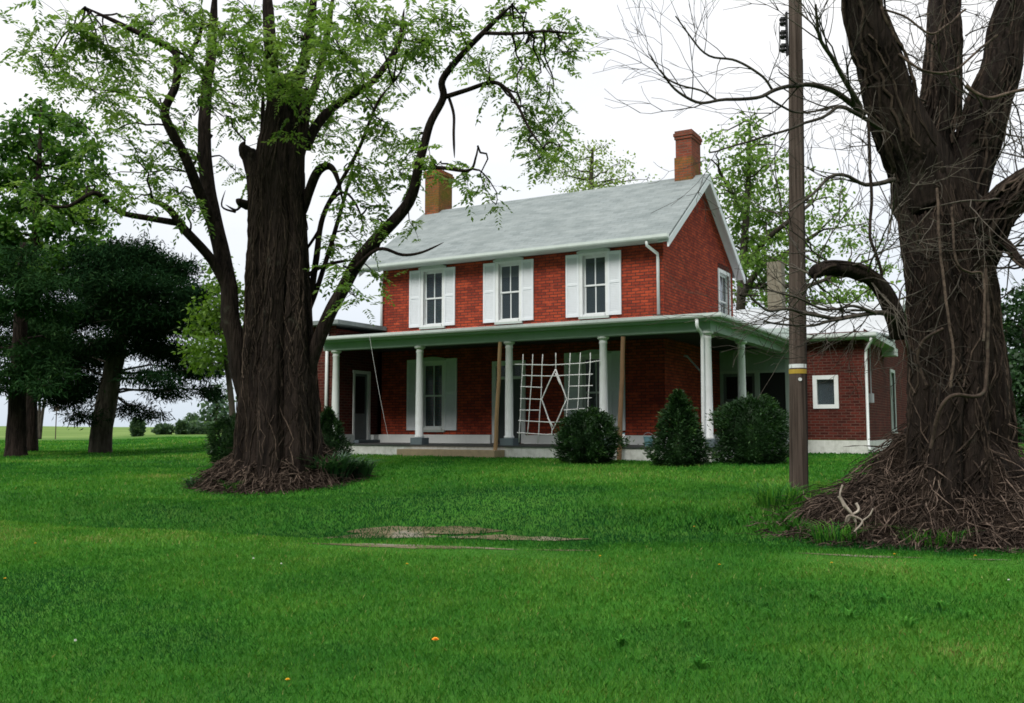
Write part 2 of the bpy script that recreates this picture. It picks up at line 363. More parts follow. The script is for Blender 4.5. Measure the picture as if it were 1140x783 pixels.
M['bladeleaf'] = leaf('blue_green_leaf', [(0, (.022, .065, .030)), (.6, (.045, .115, .050)), (1, (.08, .17, .07))], .25)
M['weed'] = leaf('weed_leaf', [(0, (.03, .14, .02)), (.6, (.06, .21, .03)), (1, (.11, .28, .045))], .3, .8, .03)
M['dandelion'] = paint('yellow_petal', (.75, .45, .02), .7, .1)
M['orange'] = paint('orange_petal', (.85, .36, .02), .7, .1)
M['seed'] = paint('white_seed_head', (.75, .75, .70), .8, .1)

# ------------------------------------------------------------------ ground, drive
def axis(segs):
    out = []
    for a, b, s in segs: out += list(np.arange(a, b, s))
    return np.array(out + [segs[-1][1]])
xs = axis([(-900, -200, 70), (-200, -60, 14), (-60, -24, 2.0), (-24, 24, .25), (24, 60, 2), (60, 200, 14), (200, 900, 70)])
ys = axis([(-60, 2, 4), (2, 32, .2), (32, 60, 1), (60, 200, 5), (200, 900, 50)])
X, Y = np.meshgrid(xs, ys); Z = gz(X, Y)
nx, ny = len(xs), len(ys)
gm = MB(); gm.v = list(zip(X.ravel(), Y.ravel(), Z.ravel())); gm.c = [.5] * len(gm.v)
gm.f = [(j * nx + i, j * nx + i + 1, (j + 1) * nx + i + 1, (j + 1) * nx + i) for j in range(ny - 1) for i in range(nx - 1)]; gm.mi = [0] * len(gm.f)
tag(gm.build('ground', M['ground'], smooth=True, fixn=False), kind='structure')
def strip(mb, x0, x1, d0, d1, dz):
    n = int((x1 - x0) / .12); rows = 9; base = len(mb.v)
    for i in range(n + 1):
        x = x0 + (x1 - x0) * i / n
        e = min(1.0, min(i, n - i) / 10) ** .6 * (.72 + .5 * noise.noise((x * 3.3, d0 * 11, 7)))
        w0 = d0 + .10 * noise.noise((x * 1.2, d0 * 9, 0)) + .05 * noise.noise((x * 5, d0 * 9, 3)); w1 = d1 + .12 * noise.noise((x * 1.1, d1 * 7, 5)) + .05 * noise.noise((x * 6, 2, 3))
        mid = (w0 + w1) / 2
        for q in range(rows):
            d = mid + (w0 + (w1 - w0) * q / (rows - 1) - mid) * e
            y = float(lip(x)) + d; mb.v.append((x, y, G(x, y) + dz)); mb.c.append(.5)
    for i in range(n):
        for q in range(rows - 1):
            a = base + i * rows + q; mb.f.append((a, a + rows, a + rows + 1, a + 1)); mb.mi.append(0)
dm = MB(); strip(dm, -2.6, .1, -.20, .20, .006); strip(dm, .2, 1.0, -.12, .16, .006); strip(dm, 3.0, 4.3, -.10, .16, .006); strip(dm, 4.6, 5.1, -.06, .14, .006); strip(dm, 5.25, 6.8, -.12, .16, .006)
strip(dm, -2.9, -.9, 1.02, 1.70, .006); strip(dm, -2.3, -.1, 1.30, 2.12, .011); strip(dm, -.85, 1.0, 1.0, 1.55, .016)
tag(dm.build('gravel_drive', M['gravel'], smooth=True, fixn=False), kind='structure')

# ------------------------------------------------------------------ the house (house axes: x along the front, y into depth)
YAW = math.radians(29.4); HO = Vector((4.5266, 21.6, 0))
HX = Vector((math.cos(YAW), -math.sin(YAW), 0)); HYV = Vector((math.sin(YAW), math.cos(YAW), 0))
def hw(x, y, z=0): return HO + HX * x + HYV * y + Vector((0, 0, z))
house = thing('brick_house', HO, 'two storey red brick farmhouse with white shutters, grey roof and deep columned porch', 'house', rotz=-YAW)
def part(mb, name, mat, parent=None, **kw): return mb.build(name, M[mat] if isinstance(mat, str) else mat, parent or house, **kw)
def TF(Yw): return lambda u, d, z: (u, Yw - d, z)          # front-facing wall plane
def TS(Xw): return lambda u, d, z: (Xw + d, u, z)          # wall facing the right-hand side
def wall(mb, T, u0, u1, z0, z1, ops=(), th=.28):
    us = sorted({u0, u1, *[o[0] for o in ops], *[o[1] for o in ops]}); zs = sorted({z0, z1, *[o[2] for o in ops], *[o[3] for o in ops]})
    for a, b in zip(us, us[1:]):
        for c, d in zip(zs, zs[1:]):
            um, zm = (a + b) / 2, (c + d) / 2
            if any(o[0] < um < o[1] and o[2] < zm < o[3] for o in ops): continue
            mb.poly([T(a, 0, c), T(b, 0, c), T(b, 0, d), T(a, 0, d)])
            mb.poly([T(a, -th, c), T(b, -th, c), T(b, -th, d), T(a, -th, d)])
    for a, b, c, d in ops:
        mb.poly([T(a, 0, c), T(a, -th, c), T(a, -th, d), T(a, 0, d)]); mb.poly([T(b, 0, c), T(b, -th, c), T(b, -th, d), T(b, 0, d)])
        mb.poly([T(a, 0, c), T(b, 0, c), T(b, -th, c), T(a, -th, c)]); mb.poly([T(a, 0, d), T(b, 0, d), T(b, -th, d), T(a, -th, d)])

XL, XR, YF, YB = -11.3, -1.95, 2.5, 9.0
WC = (-9.38, -6.70, -3.98)                                 # bay centres
def win_ops(c): return (c - .40, c + .40, 4.70, 6.46)
def low_ops(c): return (c - .42, c + .42, 1.56, 3.62)
RIDGE_Y, RIDGE_Z, EAVE_Y, EAVE_Z = 5.75, 9.20, 2.14, 6.68
slope = (RIDGE_Z - EAVE_Z) / (RIDGE_Y - EAVE_Y)
WT = EAVE_Z + (YF - EAVE_Y) * slope - .14                   # wall plate
fw_ = MB(); wall(fw_, TF(YF), XL, XR, .55, WT, [win_ops(c) for c in WC] + [low_ops(WC[0]), low_ops(WC[2]), (WC[1] - .55, WC[1] + .55, 1.17, 3.55)])
part(fw_, 'front_wall', 'brick_front', brickuv=True, fixn=False)
GW = (7.42, 8.58, 4.72, 6.55)
sw = MB(); wall(sw, TS(XR), YF, YB, .55, WT, [GW])
rz = RIDGE_Z - .16
sw.poly([(XR, YF, WT), (XR, YB, WT), (XR, RIDGE_Y, rz)])
part(sw, 'gable_wall', 'brick_front', brickuv=True, fixn=False)
bw = MB(); wall(bw, lambda u, d, z: (u, YB + d, z), XL, XR, .55, WT); wall(bw, lambda u, d, z: (XL - d, u, z), YF, YB, .55, WT)
bw.poly([(XL, YF, WT), (XL, YB, WT), (XL, RIDGE_Y, rz)])
part(bw, 'rear_wall', 'brick_front', brickuv=True, fixn=False)
fl = MB(); fl.box(XL + .3, XR - .3, YF + .3, YB - .3, 4.20, 4.35); fl.box(XL + .3, XR - .3, YF + .3, YB - .3, 1.0, 1.15)
fl.box(XL + .3, XR - .3, 5.6, 5.75, 1.15, 4.2); fl.box(XL + .3, XR - .3, 5.6, 5.75, 4.35, 6.8)
part(fl, 'interior_floor', 'room')

def window(T, u0, u1, z0, z1, head='arch', rows=2, case=.10, shade=None, cols=2, matc='white', headm='trim'):
    w = MB()
    w.box(u0 - .005, u0 + .07, -.13, -.04, z0, z1, T); w.box(u1 - .07, u1 + .005, -.13, -.04, z0, z1, T)
    w.box(u0 - .065, u0 + .055, .004, .034, z0 + .0, z1 + .06, T); w.box(u1 - .055, u1 + .065, .004, .034, z0 + .0, z1 + .06, T); w.box(u0 + .055, u1 - .055, .006, .032, z1 - .05, z1 + .06, T)
    w.box(u0 + .07, u1 - .07, -.13, -.04, z1 - .07, z1 + .004, T); w.box(u0 + .07, u1 - .07, -.13, .05, z0 - .004, z0 + .06, T)
    fr_ = part(w, 'window', matc)
    s = MB(); g0, g1, h0, h1 = u0 + .07, u1 - .07, z0 + .06, z1 - .07; mid = (h0 + h1) / 2
    for a, b, dd in ((h0, mid + .02, -.10), (mid - .02, h1, -.075)):
        s.box(g0, g1, dd - .03, dd, a, a + .045, T); s.box(g0, g1, dd - .03, dd, b - .045, b, T)
        s.box(g0, g0 + .035, dd - .028, dd - .002, a + .045, b - .045, T); s.box(g1 - .035, g1, dd - .028, dd - .002, a + .045, b - .045, T)
        for i in range(1, cols): 
            um = g0 + (g1 - g0) * i / cols; s.box(um - .016, um + .016, dd - .026, dd - .004, a + .045, b - .045, T)
    part(s, 'sash', matc, fr_)
    for a, b, dd in ((h0, mid, -.115), (mid, h1, -.09)):
        p = MB(); p.poly([T(g0, dd, a), T(g1, dd, a), T(g1, dd, b), T(g0, dd, b)]); part(p, 'pane', 'glass', fr_, fixn=False)
    if shade:
        p = MB(); p.box(g0 - .02, g1 + .02, -.16, -.15, h1 - shade, h1 + .02, T); part(p, 'roller_shade', 'shade', fr_)
    if head == 'arch':
        h = MB(); n = 12; pts = [(u0 - .10, z1 + .02)]
        for i in range(n + 1):
            t = i / n; pts.append((u0 - .10 + (u1 - u0 + .20) * t, z1 + .075 + .07 * math.sin(math.pi * t)))
        pts.append((u1 + .10, z1 + .02))
        o3 = Vector(T(0, 0, 0)); dv = Vector(T(0, .045, 0)) - o3
        h.prism([T(u, 0.036, z) for u, z in pts], dv); part(h, 'arched_head', headm, fr_)
    sl = MB(); sl.box(u0 - .06, u1 + .06, -.02, .07, z0 - .07, z0 - .006, T); part(sl, 'sill', 'trim', fr_)
    return fr_
def shutter(T, u0, u1, z0, z1, mat='shutter'):
    s = MB(); s.box(u0, u0 + .055, .012, .05, z0, z1, T); s.box(u1 - .055, u1, .012, .05, z0, z1, T)
    mid = z0 + (z1 - z0) * .52
    for a, b in ((z0, z0 + .09), (mid - .035, mid + .035), (z1 - .075, z1)): s.box(u0 + .055, u1 - .055, .014, .048, a, b, T)
    for a, b in ((z0 + .09, mid - .035), (mid + .035, z1 - .075)):
        n = int((b - a) / .045)
        for i in range(n):
            z = a + (b - a) * (i + .5) / n; zz = (b - a) / n * .62
            s.add([T(u0 + .055, .042, z - zz), T(u1 - .055, .042, z - zz), T(u1 - .055, .022, z + zz), T(u0 + .055, .022, z + zz),
                   T(u0 + .055, .036, z - zz), T(u1 - .055, .036, z - zz), T(u1 - .055, .016, z + zz), T(u0 + .055, .016, z + zz)],
                  [(0, 1, 2, 3), (7, 6, 5, 4), (0, 4, 5, 1), (3, 2, 6, 7), (0, 3, 7, 4), (1, 5, 6, 2)])
    return part(s, 'shutter', mat)
for i, c in enumerate(WC):
    T = TF(YF); u0, u1, z0, z1 = win_ops(c)
    window(T, u0, u1, z0, z1, shade=(.14, .36, None)[i])
    shutter(T, c - .86, c - .45, 4.70, 6.47); shutter(T, c + .43, c + .82, 4.70, 6.47)
for c in (WC[0], WC[2]):
    u0, u1, z0, z1 = low_ops(c); window(TF(YF), u0, u1, z0, z1)
    shutter(TF(YF), c - .92, c - .46, 1.54, 3.70); shutter(TF(YF), c + .46, c + .90, 1.54, 3.70)
gwf = window(TS(XR), *GW, head=None, cols=3)
h = MB()
for i in range(9):
    u = GW[0] - .02 + i * (GW[1] - GW[0] + .04) / 9; h.box(u + .006, u + (GW[1] - GW[0] + .04) / 9 - .006, .003, .012, GW[3] + .01, GW[3] + .235, TS(XR))
part(h, 'brick_lintel', 'brick_wing', brickuv=True)

# front door
T = TF(YF); c = WC[1]
d = MB(); d.box(c - .55, c - .42, -.10, .05, 1.17, 3.55, T); d.box(c + .42, c + .55, -.10, .05, 1.17, 3.55, T); d.box(c - .42, c + .42, -.10, .05, 3.42, 3.55, T); d.box(c - .42, c + .42, -.10, .02, 3.02, 3.10, T)
df = part(d, 'front_door', 'white')
d = MB(); d.box(c - .42, c + .42, -.10, -.055, 1.18, 3.02, T)
for a, b in ((1.35, 1.95), (2.1, 2.9)):
    for e in (-1, 1): d.box(c + e * .21 - .14, c + e * .21 + .14, -.056, -.044, a, b, T)
part(d, 'door_leaf', 'dark_door', df)
d = MB(); d.box(c - .42, c + .42, -.09, -.08, 3.10, 3.42, T); part(d, 'transom', 'glass', df)
d = MB(); d.lathe([(.005, 0), (.03, .01), (.034, .03), (.02, .05), (.005, .055)], n=10); d.v = [(c + .36 + v[0], YF + .05 - v[2], 2.12 + v[1]) for v in d.v]; part(d, 'handle', 'metalgrey', df, smooth=True)

# main roof
r = MB(); RX0, RX1 = -11.95, -1.65; th = .07
YBE = 2 * RIDGE_Y - EAVE_Y
r.prism([(RX0, EAVE_Y - .06, EAVE_Z - .04 * slope), (RX0, RIDGE_Y, RIDGE_Z), (RX0, YBE + .06, EAVE_Z - .04 * slope), (RX0, YBE + .06, EAVE_Z - .04 * slope - th), (RX0, RIDGE_Y, RIDGE_Z - th), (RX0, EAVE_Y - .06, EAVE_Z - .04 * slope - th)], (RX1 - RX0, 0, 0))
rf = part(r, 'roof', 'shingle', brickuv=True)
uvl = rf.data.uv_layers[0].data
for p in rf.data.polygons:
    for li in p.loop_indices:
        co = rf.data.vertices[rf.data.loops[li].vertex_index].co; uvl[li].uv = (co.x, co.y * 1.22)
def gutter(x0, x1, y, z, name='gutter', axis=0, mat='trim', hgt=.13, dep=.12):
    g = MB(); pr = [(0, 0), (-dep, .02), (-dep - .015, .055), (-dep, hgt), (-dep + .02, hgt), (-dep + .012, .06), (-.015, .03), (-.015, hgt), (0, hgt)]
    if axis == 0: g.prism([(x0, y + a, z + b) for a, b in pr], (x1 - x0, 0, 0))
    else: g.prism([(y - a, x0, z + b) for a, b in pr], (0, x1 - x0, 0))
    return part(g, name, mat)
gutter(RX0, RX1 + .02, EAVE_Y - .07, EAVE_Z - .12)
s = MB(); s.box(RX0 + .04, RX1 - .04, EAVE_Y - .065, EAVE_Y - .03, EAVE_Z - .125, EAVE_Z - .085); s.box(RX0 + .04, XR + .0, EAVE_Y - .03, YF - .004, EAVE_Z - .105, EAVE_Z - .088)
part(s, 'eave_fascia', 'trim')
for X0, X1, XW in ((RX1 - .035, RX1 + .012, XR), (RX0 - .012, RX0 + .035, XL)):
    s = MB()
    for sg in (1, -1):
        Yf = lambda t: RIDGE_Y - sg * (RIDGE_Y - EAVE_Y + .06) * (1 - t)
        Zf = lambda t: EAVE_Z - .04 * slope - th + (RIDGE_Z - EAVE_Z + .04 * slope) * t
        s.add([(X, Yf(t), Zf(t) - o - (.003 if o == 0 else 0)) for t in (0, 1) for X in (X0, X1) for o in (.0, .22)],
              [(0, 1, 3, 2), (4, 6, 7, 5), (0, 4, 5, 1), (2, 3, 7, 6), (0, 2, 6, 4), (1, 5, 7, 3)])
        a, b = sorted((XW, X0 if XW == XR else X1))
        s.add([(X, Yf(t), Zf(t) - o) for t in (0, 1) for X in (a, b) for o in (.05, .08)],
              [(0, 1, 3, 2), (4, 6, 7, 5), (0, 4, 5, 1), (2, 3, 7, 6), (0, 2, 6, 4), (1, 5, 7, 3)])
    part(s, 'rake_board', 'shutter')
def chimney(x0, x1, y0, y1, z0, z1, mat, name='chimney'):
    c = MB(); c.box(x0, x1, y0, y1, z0, z1 - .26); c.box(x0 - .03, x1 + .03, y0 - .03, y1 + .03, z1 - .26, z1 - .17); c.box(x0 - .055, x1 + .055, y0 - .055, y1 + .055, z1 - .17, z1 - .08)
    c.box(x0 - .02, x1 + .02, y0 - .02, y1 + .02, z1 - .08, z1)
    ch = part(c, name, mat, rf, brickuv=True)
    f = MB(); f.box(x0 + .1, x1 - .1, y0 + .1, y1 - .1, z1 + .0, z1 + .03); part(f, 'flue', 'black', rf)
    return ch
rc = chimney(-2.63, -2.13, 5.55, 6.40, 8.9, 10.58, 'brick_chim')
c = MB(); c.box(-2.66, -2.10, 5.50, 5.55, 9.0, 9.75); c.box(-2.128, -2.09, 5.50, 6.1, 9.0, 9.72); part(c, 'chimney_base', 'brick_moss', rf, brickuv=True)
lc = chimney(-11.83, -11.25, 5.55, 6.40, 8.9, 10.62, 'brick_moss'); lc['label'] = 'chimney stained with yellow green moss'
# downspouts
def pipe(path, r=.042, name='downspout', mat='white', parent=None):
    m = MB(); m.tube(path, r, 8); return part(m, name, mat, parent, smooth=True)
pipe([(-2.24, 2.02, 6.56), (-2.24, 2.04, 6.44), (-2.08, 2.40, 6.26), (-2.08, 2.43, 6.1), (-2.08, 2.43, 4.62)])
pipe([(XL + .02, 2.40, 6.4), (XL + .02, 2.42, 5.5), (XL + .02, 2.42, 4.66)])

# porch
PX0, PX1 = -11.42, 0.0
YS = 7.4                                                   # plane of the clapboard wall closing the side porch
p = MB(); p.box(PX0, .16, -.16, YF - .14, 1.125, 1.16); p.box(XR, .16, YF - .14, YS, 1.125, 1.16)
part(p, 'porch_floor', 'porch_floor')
p = MB(); p.box(PX0 + .02, .10, -.13, .20, .55, 1.12); p.box(-.2, .13, .20, YS, .55, 1.12); part(p, 'porch_foundation', 'foundation')
# base band along the wall
p = MB(); p.box(XL, WC[1] - .56, YF - .14, YF - .003, 1.16, 1.41); p.box(WC[1] + .56, XR + .14, YF - .14, YF - .003, 1.16, 1.41); p.box(XR + .003, XR + .14, YF, YS, 1.16, 1.41)
p.box(-11.448, -11.31, .48, 1.22, 1.165, 1.42); p.box(-11.448, -11.31, 2.13, 2.36, 1.165, 1.40)
part(p, 'base_band', 'band')
COLS = [(-11.05, 0), (-8.1, 0), (-5.28, 0), (-2.62, 0), (0, 0), (0, 2.86)]
for x, y in COLS:
    p = MB(); p.lathe([(.125, 1.345), (.135, 1.36), (.135, 1.39), (.110, 1.42), (.108, 2.2), (.092, 3.66), (.104, 3.68), (.104, 3.71), (.095, 3.73), (.095, 3.76), (.15, 3.80), (.15, 3.845)], x, y, 20)
    cl = part(p, 'column', 'white', smooth=True)
    md = cl.modifiers.new('edge', 'EDGE_SPLIT'); md.split_angle = math.radians(40)
    p = MB(); p.box(x - .19, x + .19, y - .19 + .04, y + .19, 1.163, 1.343); part(p, 'plinth', 'plinth', cl)
p = MB(); p.box(PX0, .13, -.13, .13, 3.848, 4.10); p.box(-.13, .13, .13, YS - .003, 3.848, 4.10); part(p, 'porch_beam', 'beam')
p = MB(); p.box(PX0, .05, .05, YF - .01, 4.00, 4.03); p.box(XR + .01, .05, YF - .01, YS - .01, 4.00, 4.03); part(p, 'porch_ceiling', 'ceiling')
# eave box, gutters, roof with a hip at the corner
EO = .34
p = MB(); p.box(PX0, EO, -EO, -.133, 4.06, 4.10); p.box(.133, EO, -.133, YS + 1.0, 4.06, 4.10); p.box(PX0, EO + .0, -EO - .02, -EO, 4.06, 4.22); p.box(EO, EO + .02, -EO - .02, YS + 1.0, 4.06, 4.22)
part(p, 'porch_soffit', 'beam')
gutter(PX0, EO + .14, -EO - .021, 4.10, 'gutter', 0, 'trim', .12, .10)
g2 = MB(); pr = [(0, 0), (.10, .02), (.115, .055), (.10, .12), (.08, .12), (.088, .06), (.015, .03), (.015, .12), (0, .12)]
g2.prism([(EO + .021 + a, -EO - .02, 4.10 + b) for a, b in pr], (0, YS + 1.0 + EO, 0)); part(g2, 'gutter', 'trim')
PZ0, PZ1 = 4.235, 4.55
p = MB()
def slab(pts, th=.03): p.prism(pts, (0, 0, -th))
slab([(PX0, -EO - .03, PZ0), (EO + .03, -EO - .03, PZ0), (XR + .003, YF - .003, PZ1), (PX0, YF - .003, PZ1)])
slab([(EO + .03, -EO - .03, PZ0), (EO + .03, YS + 1.05, PZ0), (XR + .003, YS + 1.05, PZ1), (XR + .003, YF - .003, PZ1)])
part(p, 'porch_roof', 'old_tin')
p = MB(); p.box(XL, XR + .03, YF - .03, YF - .004, PZ1 - .02, PZ1 + .05); p.box(XR + .004, XR + .03, YF - .03, 7.3, PZ1 - .02, PZ1 + .05); part(p, 'flashing', 'white')
pipe([(-.10, -.41, 4.10), (-.10, -.40, 3.95), (-.09, -.36, 3.88), (-.07, -.19, 3.80), (-.06, -.155, 3.7), (-.06, -.20, 1.40), (-.06, -.205, 1.30), (-.06, -.23, .98)])
# steps
p = MB(); p.box(-8.35, -5.32, -.68, -.165, .60, 1.045); part(p, 'step', 'step')
# porch lamp and wall bracket
p = MB(); p.lathe([(.02, 3.995), (.11, 3.99), (.13, 3.95), (.10, 3.88), (.03, 3.86)], -.42, 1.7, 14); part(p, 'porch_light', 'white', smooth=True)
p = MB(); p.tube([(-1.28, 2.36, 3.47), (-.90, 2.2, 3.08)], .025, 6); p.tube([(-1.28, 2.36, 3.47), (-1.40, 2.49, 3.5)], .03, 6); part(p, 'wall_bracket', 'metalgrey')

# left wing
LX = -11.45
w = MB(); wall(w, TF(.45), -15.2, LX, .5, 4.5, [(-14.2, -13.3, 1.9, 3.5)])
wall(w, TS(LX), .45, 2.495, .5, 4.55, [(1.27, 2.08, 1.17, 3.34)])
wall(w, lambda u, d, z: (-15.2 - d, u, z), .45, 7.5, .5, 4.5); wall(w, lambda u, d, z: (u, 7.5 + d, z), -15.2, LX, .5, 4.5)
w.poly([(-15.2, .45, 4.5), (LX, .45, 4.5), (LX, .45, 4.655), (-15.2, .45, 4.655)])
part(w, 'left_wing_wall', 'brick_wing', brickuv=True, fixn=False)
window(TF(.45), -14.2, -13.3, 1.9, 3.5, head=None)
p = MB(); p.box(-15.5, LX + .34, .12, 2.47, 4.66, 4.78); p.box(-15.5, XL - .02, 2.47, 7.7, 4.66, 4.78)
lr = part(p, 'wing_roof', 'shingle', brickuv=True)
T = TS(LX)
d = MB(); d.box(1.27, 1.345, -.12, .03, 1.17, 3.34, T); d.box(2.005, 2.10, -.12, .03, 1.17, 3.34, T); d.box(1.25, 2.10, -.12, .03, 3.27, 3.36, T)
sd_ = part(d, 'side_door', 'white')
d = MB(); d.box(1.345, 2.005, -.08, -.05, 1.18, 2.05, T); d.box(1.345, 1.42, -.08, -.05, 2.05, 3.27, T); d.box(1.93, 2.005, -.08, -.05, 2.05, 3.27, T); d.box(1.42, 1.93, -.08, -.05, 3.19, 3.27, T); part(d, 'door_leaf', 'grey_door', sd_)
d = MB(); d.box(1.42, 1.93, -.07, -.065, 2.05, 3.19, T); part(d, 'door_glass', 'screen', sd_)
d = MB(); d.box(1.16, 2.2, .0, .34, 1.164, 1.25, T); part(d, 'door_sill', 'plinth', sd_)
pipe([(LX - .27, .38, 4.62), (LX - .27, .38, 1.0)], .05)

# clapboard wall closing the side porch
ops = [(-1.85, -.86, 1.18, 3.28), (-.72, .06, 1.75, 3.28)]
w = MB(); wall(w, TF(YS), XR, .20, .9, 4.62, ops, .12)
n = 0
z = 3.36
lapped = MB()
while z < 4.6:
    lapped.add([(XR + .01, YS - .022, z), (.14, YS - .022, z), (.14, YS - .004, z + .125), (XR + .01, YS - .004, z + .125), (XR + .01, YS - .003, z), (.14, YS - .003, z)], [(0, 1, 2, 3), (0, 4, 5, 1)]); z += .125
part(w, 'clapboard_wall', 'siding', fixn=False); part(lapped, 'clapboard_boards', 'siding', fixn=False)
T = TF(YS)
p = MB(); p.box(-.86, -.72, .0, .04, 1.2, 3.36, T); p.box(.06, .21, .0, .04, .95, 4.3, T); p.box(XR + .02, .06, .002, .035, 3.28, 3.36, T); part(p, 'corner_board', 'trim')
p = MB(); p.box(-.72, .06, -.06, -.05, 1.75, 3.28, T); part(p, 'screen_window', 'screen')
d = MB(); d.box(-1.85, -1.76, -.06, -.02, 1.18, 3.28, T); d.box(-.95, -.86, -.06, -.02, 1.18, 3.28, T); d.box(-1.76, -.95, -.06, -.02, 3.18, 3.28, T); d.box(-1.76, -.95, -.06, -.02, 2.40, 2.50, T); d.box(-1.76, -.95, -.06, -.02, 1.18, 1.5, T)
sdr = part(d, 'screen_door', 'grey_door'); d = MB(); d.box(-1.76, -.95, -.05, -.045, 1.5, 3.18, T); part(d, 'screen', 'screen', sdr)

# right-hand rear wing: flat-roofed front bay + gabled block
WX, WY = 2.30, 7.5
w = MB(); wall(w, TF(WY), .21, WX, 1.26, 4.42, [(.92, 1.47, 2.27, 3.07)])
wall(w, TS(WX), WY, 18.4, 1.24, 4.5, [(12.75, 13.75, 1.5, 3.55)])
wall(w, lambda u, d, z: (u, 18.4 + d, z), -6, WX, 1.24, 4.5)
w.poly([(WX, 11.5, 4.5), (WX, 18.4, 4.5), (WX, 14.95, 5.95)])
part(w, 'rear_wing_wall', 'brick_wing', brickuv=True, fixn=False)
p = MB(); p.box(.21, WX + .03, WY - .03, WY + .25, .5, 1.25); p.box(WX - .25, WX + .03, WY + .25, 18.4, .5, 1.235); part(p, 'wing_foundation', 'foundation')
T = TF(WY); ww = MB(); a, b, c, d = .92, 1.47, 2.27, 3.07
ww.box(a - .09, a + .03, -.14, .03, c - .09, d + .09, T); ww.box(b - .03, b + .09, -.14, .03, c - .09, d + .09, T); ww.box(a + .03, b - .03, -.14, .03, d - .03, d + .09, T); ww.box(a + .03, b - .03, -.14, .03, c - .09, c + .03, T)
wf = part(ww, 'small_window', 'white'); g = MB(); g.box(a + .03, b - .03, -.13, -.12, c + .03, d - .03, T); part(g, 'pane', 'glass', wf)
g = MB(); g.box(a - .2, b + .2, -.6, -.59, c - .3, d + .3, T); part(g, 'dark_backing', 'screen', wf)  # near-black sheet set back behind the small pane
tw = window(TS(WX), 12.75, 13.75, 1.5, 3.55, head=None, cols=1, matc='trim')
g = MB(); g.box(12.8, 13.7, -.5, -.49, 1.4, 3.6, TS(WX)); part(g, 'curtain', 'siding', tw)
r = MB(); r.prism([(.40, WY - .32, 4.36), (WX + .36, WY - .32, 4.36), (WX + .36, 11.62, 4.60), (XR - 3, 11.62, 4.60), (XR - 3, 9.1, 4.5), (XR - .0, 9.1, 4.5), (XR - .0, 8.46, 4.45), (.40, 8.46, 4.43)], (0, 0, -.05))
r.prism([(-8, 11.2, 4.44), (-8, 14.95, 6.22), (-8, 18.8, 4.40), (-8, 18.8, 4.34), (-8, 14.95, 6.16), (-8, 11.2, 4.38)], (WX + .30 + 8, 0, 0))
wr = part(r, 'wing_metal_roof', 'metal_roof')
p = MB(); p.box(.36, WX + .37, WY - .345, WY - .322, 4.17, 4.33); p.box(WX + .362, WX + .385, WY - .345, 11.3, 4.17, 4.33); p.box(.36, WX + .36, WY - .32, WY - .003, 4.17, 4.20); p.box(WX + .003, WX + .36, WY, 11.3, 4.17, 4.20)
for sg in (1, -1):
    y0, y1 = (11.2, 14.95) if sg > 0 else (18.8, 14.95)
    p.add([(X, y, zz - o) for (y, zz) in ((y0, 4.43), (y1, 6.16)) for X in (WX + .305, WX + .335) for o in (-.03, .17)], [(0, 1, 3, 2), (4, 6, 7, 5), (0, 4, 5, 1), (2, 3, 7, 6), (0, 2, 6, 4), (1, 5, 7, 3)])
p.box(WX + .003, WX + .42, 11.0, 11.55, 3.93, 4.165)
part(p, 'wing_fascia', 'trim')
gutter(.36, WX + .40, WY - .346, 4.20, 'gutter', 0, 'trim', .13, .10)
pipe([(WX + .26, WY - .38, 4.2), (WX + .24, WY - .34, 4.08), (WX + .07, WY - .06, 3.88), (WX + .05, WY - .05, 3.7), (WX + .05, WY - .05, 1.1), (WX + .10, WY - .16, .98)])
p = MB(); p.box(WX + .003, WX + .12, 8.0, 8.3, 2.35, 2.62); p.tube([(WX + .06, 8.15, 2.6), (WX + .06, 8.15, 4.1)], .018, 6); part(p, 'meter_box', 'metalgrey')
p = MB(); p.box(-2.22, -1.68, 14.62, 15.22, 5.6, 7.95); part(p, 'chimney', 'stucco', wr)

# things on the porch
p = MB()
def hp(px, py, yc):
    r0 = ray(px, py); n_ = HYV; O3 = np.array(HO); t = (yc - (np.array([0, 0, EYE]) - O3) @ np.array(n_)) / (r0 @ np.array(n_))
    q = Vector((r0 * t + np.array([0, 0, EYE]) - O3).tolist()); return Vector((q.dot(HX), yc, q.z))
tr_o = hw(-3.9, -.16, 1.17)
trellis = thing('rope_trellis', tr_o, 'white lattice trellis with a diamond in its middle hung between two porch columns', 'trellis', rotz=-YAW)
def rope(pts, name, r=.0125):
    m = MB()
    for pl in pts:
        q = []
        for i in range(len(pl) - 1):
            a = hp(560 + pl[i][0] / 3.8, 330 + pl[i][1] / 3.8, -.16); b = hp(560 + pl[i + 1][0] / 3.8, 330 + pl[i + 1][1] / 3.8, -.16)
            q += [a.lerp(b, t / 4) for t in range(4)]
        q.append(b); q = [v - Vector((-3.9, -.16, 1.17)) + Vector((0, .010 * math.sin(7 * v.x + 5 * v.z), 0)) for v in q]; m.tube(q, r, 6)
    return m.build(name, M['rope'], trellis, smooth=True)
rope([[(85, 245), (76, 430), (68, 618)], [(127, 245), (116, 430), (103, 590)], [(168, 245), (160, 430), (148, 618)], [(285, 240), (276, 430), (263, 560)], [(327, 238), (320, 400), (312, 520)], [(370, 238), (364, 380), (357, 500)], [(223, 240), (223, 312)], [(209, 560), (206, 590)]], 'upright')
rope([[(50, 288), (200, 291), (330, 284), (410, 273)], [(80, 335), (200, 338), (290, 333), (380, 330)], [(75, 382), (166, 386)], [(280, 381), (380, 378)], [(72, 433), (163, 436)], [(275, 436), (375, 430)], [(70, 482), (158, 482)], [(258, 482), (345, 475)], [(65, 526), (200, 533), (320, 532)], [(60, 577), (180, 585), (300, 582)]], 'crosspiece')
rope([[(222, 308), (270, 435), (210, 567), (163, 435), (222, 308)], [(222, 325), (243, 375)], [(212, 552), (190, 515)]], 'diamond', .017)
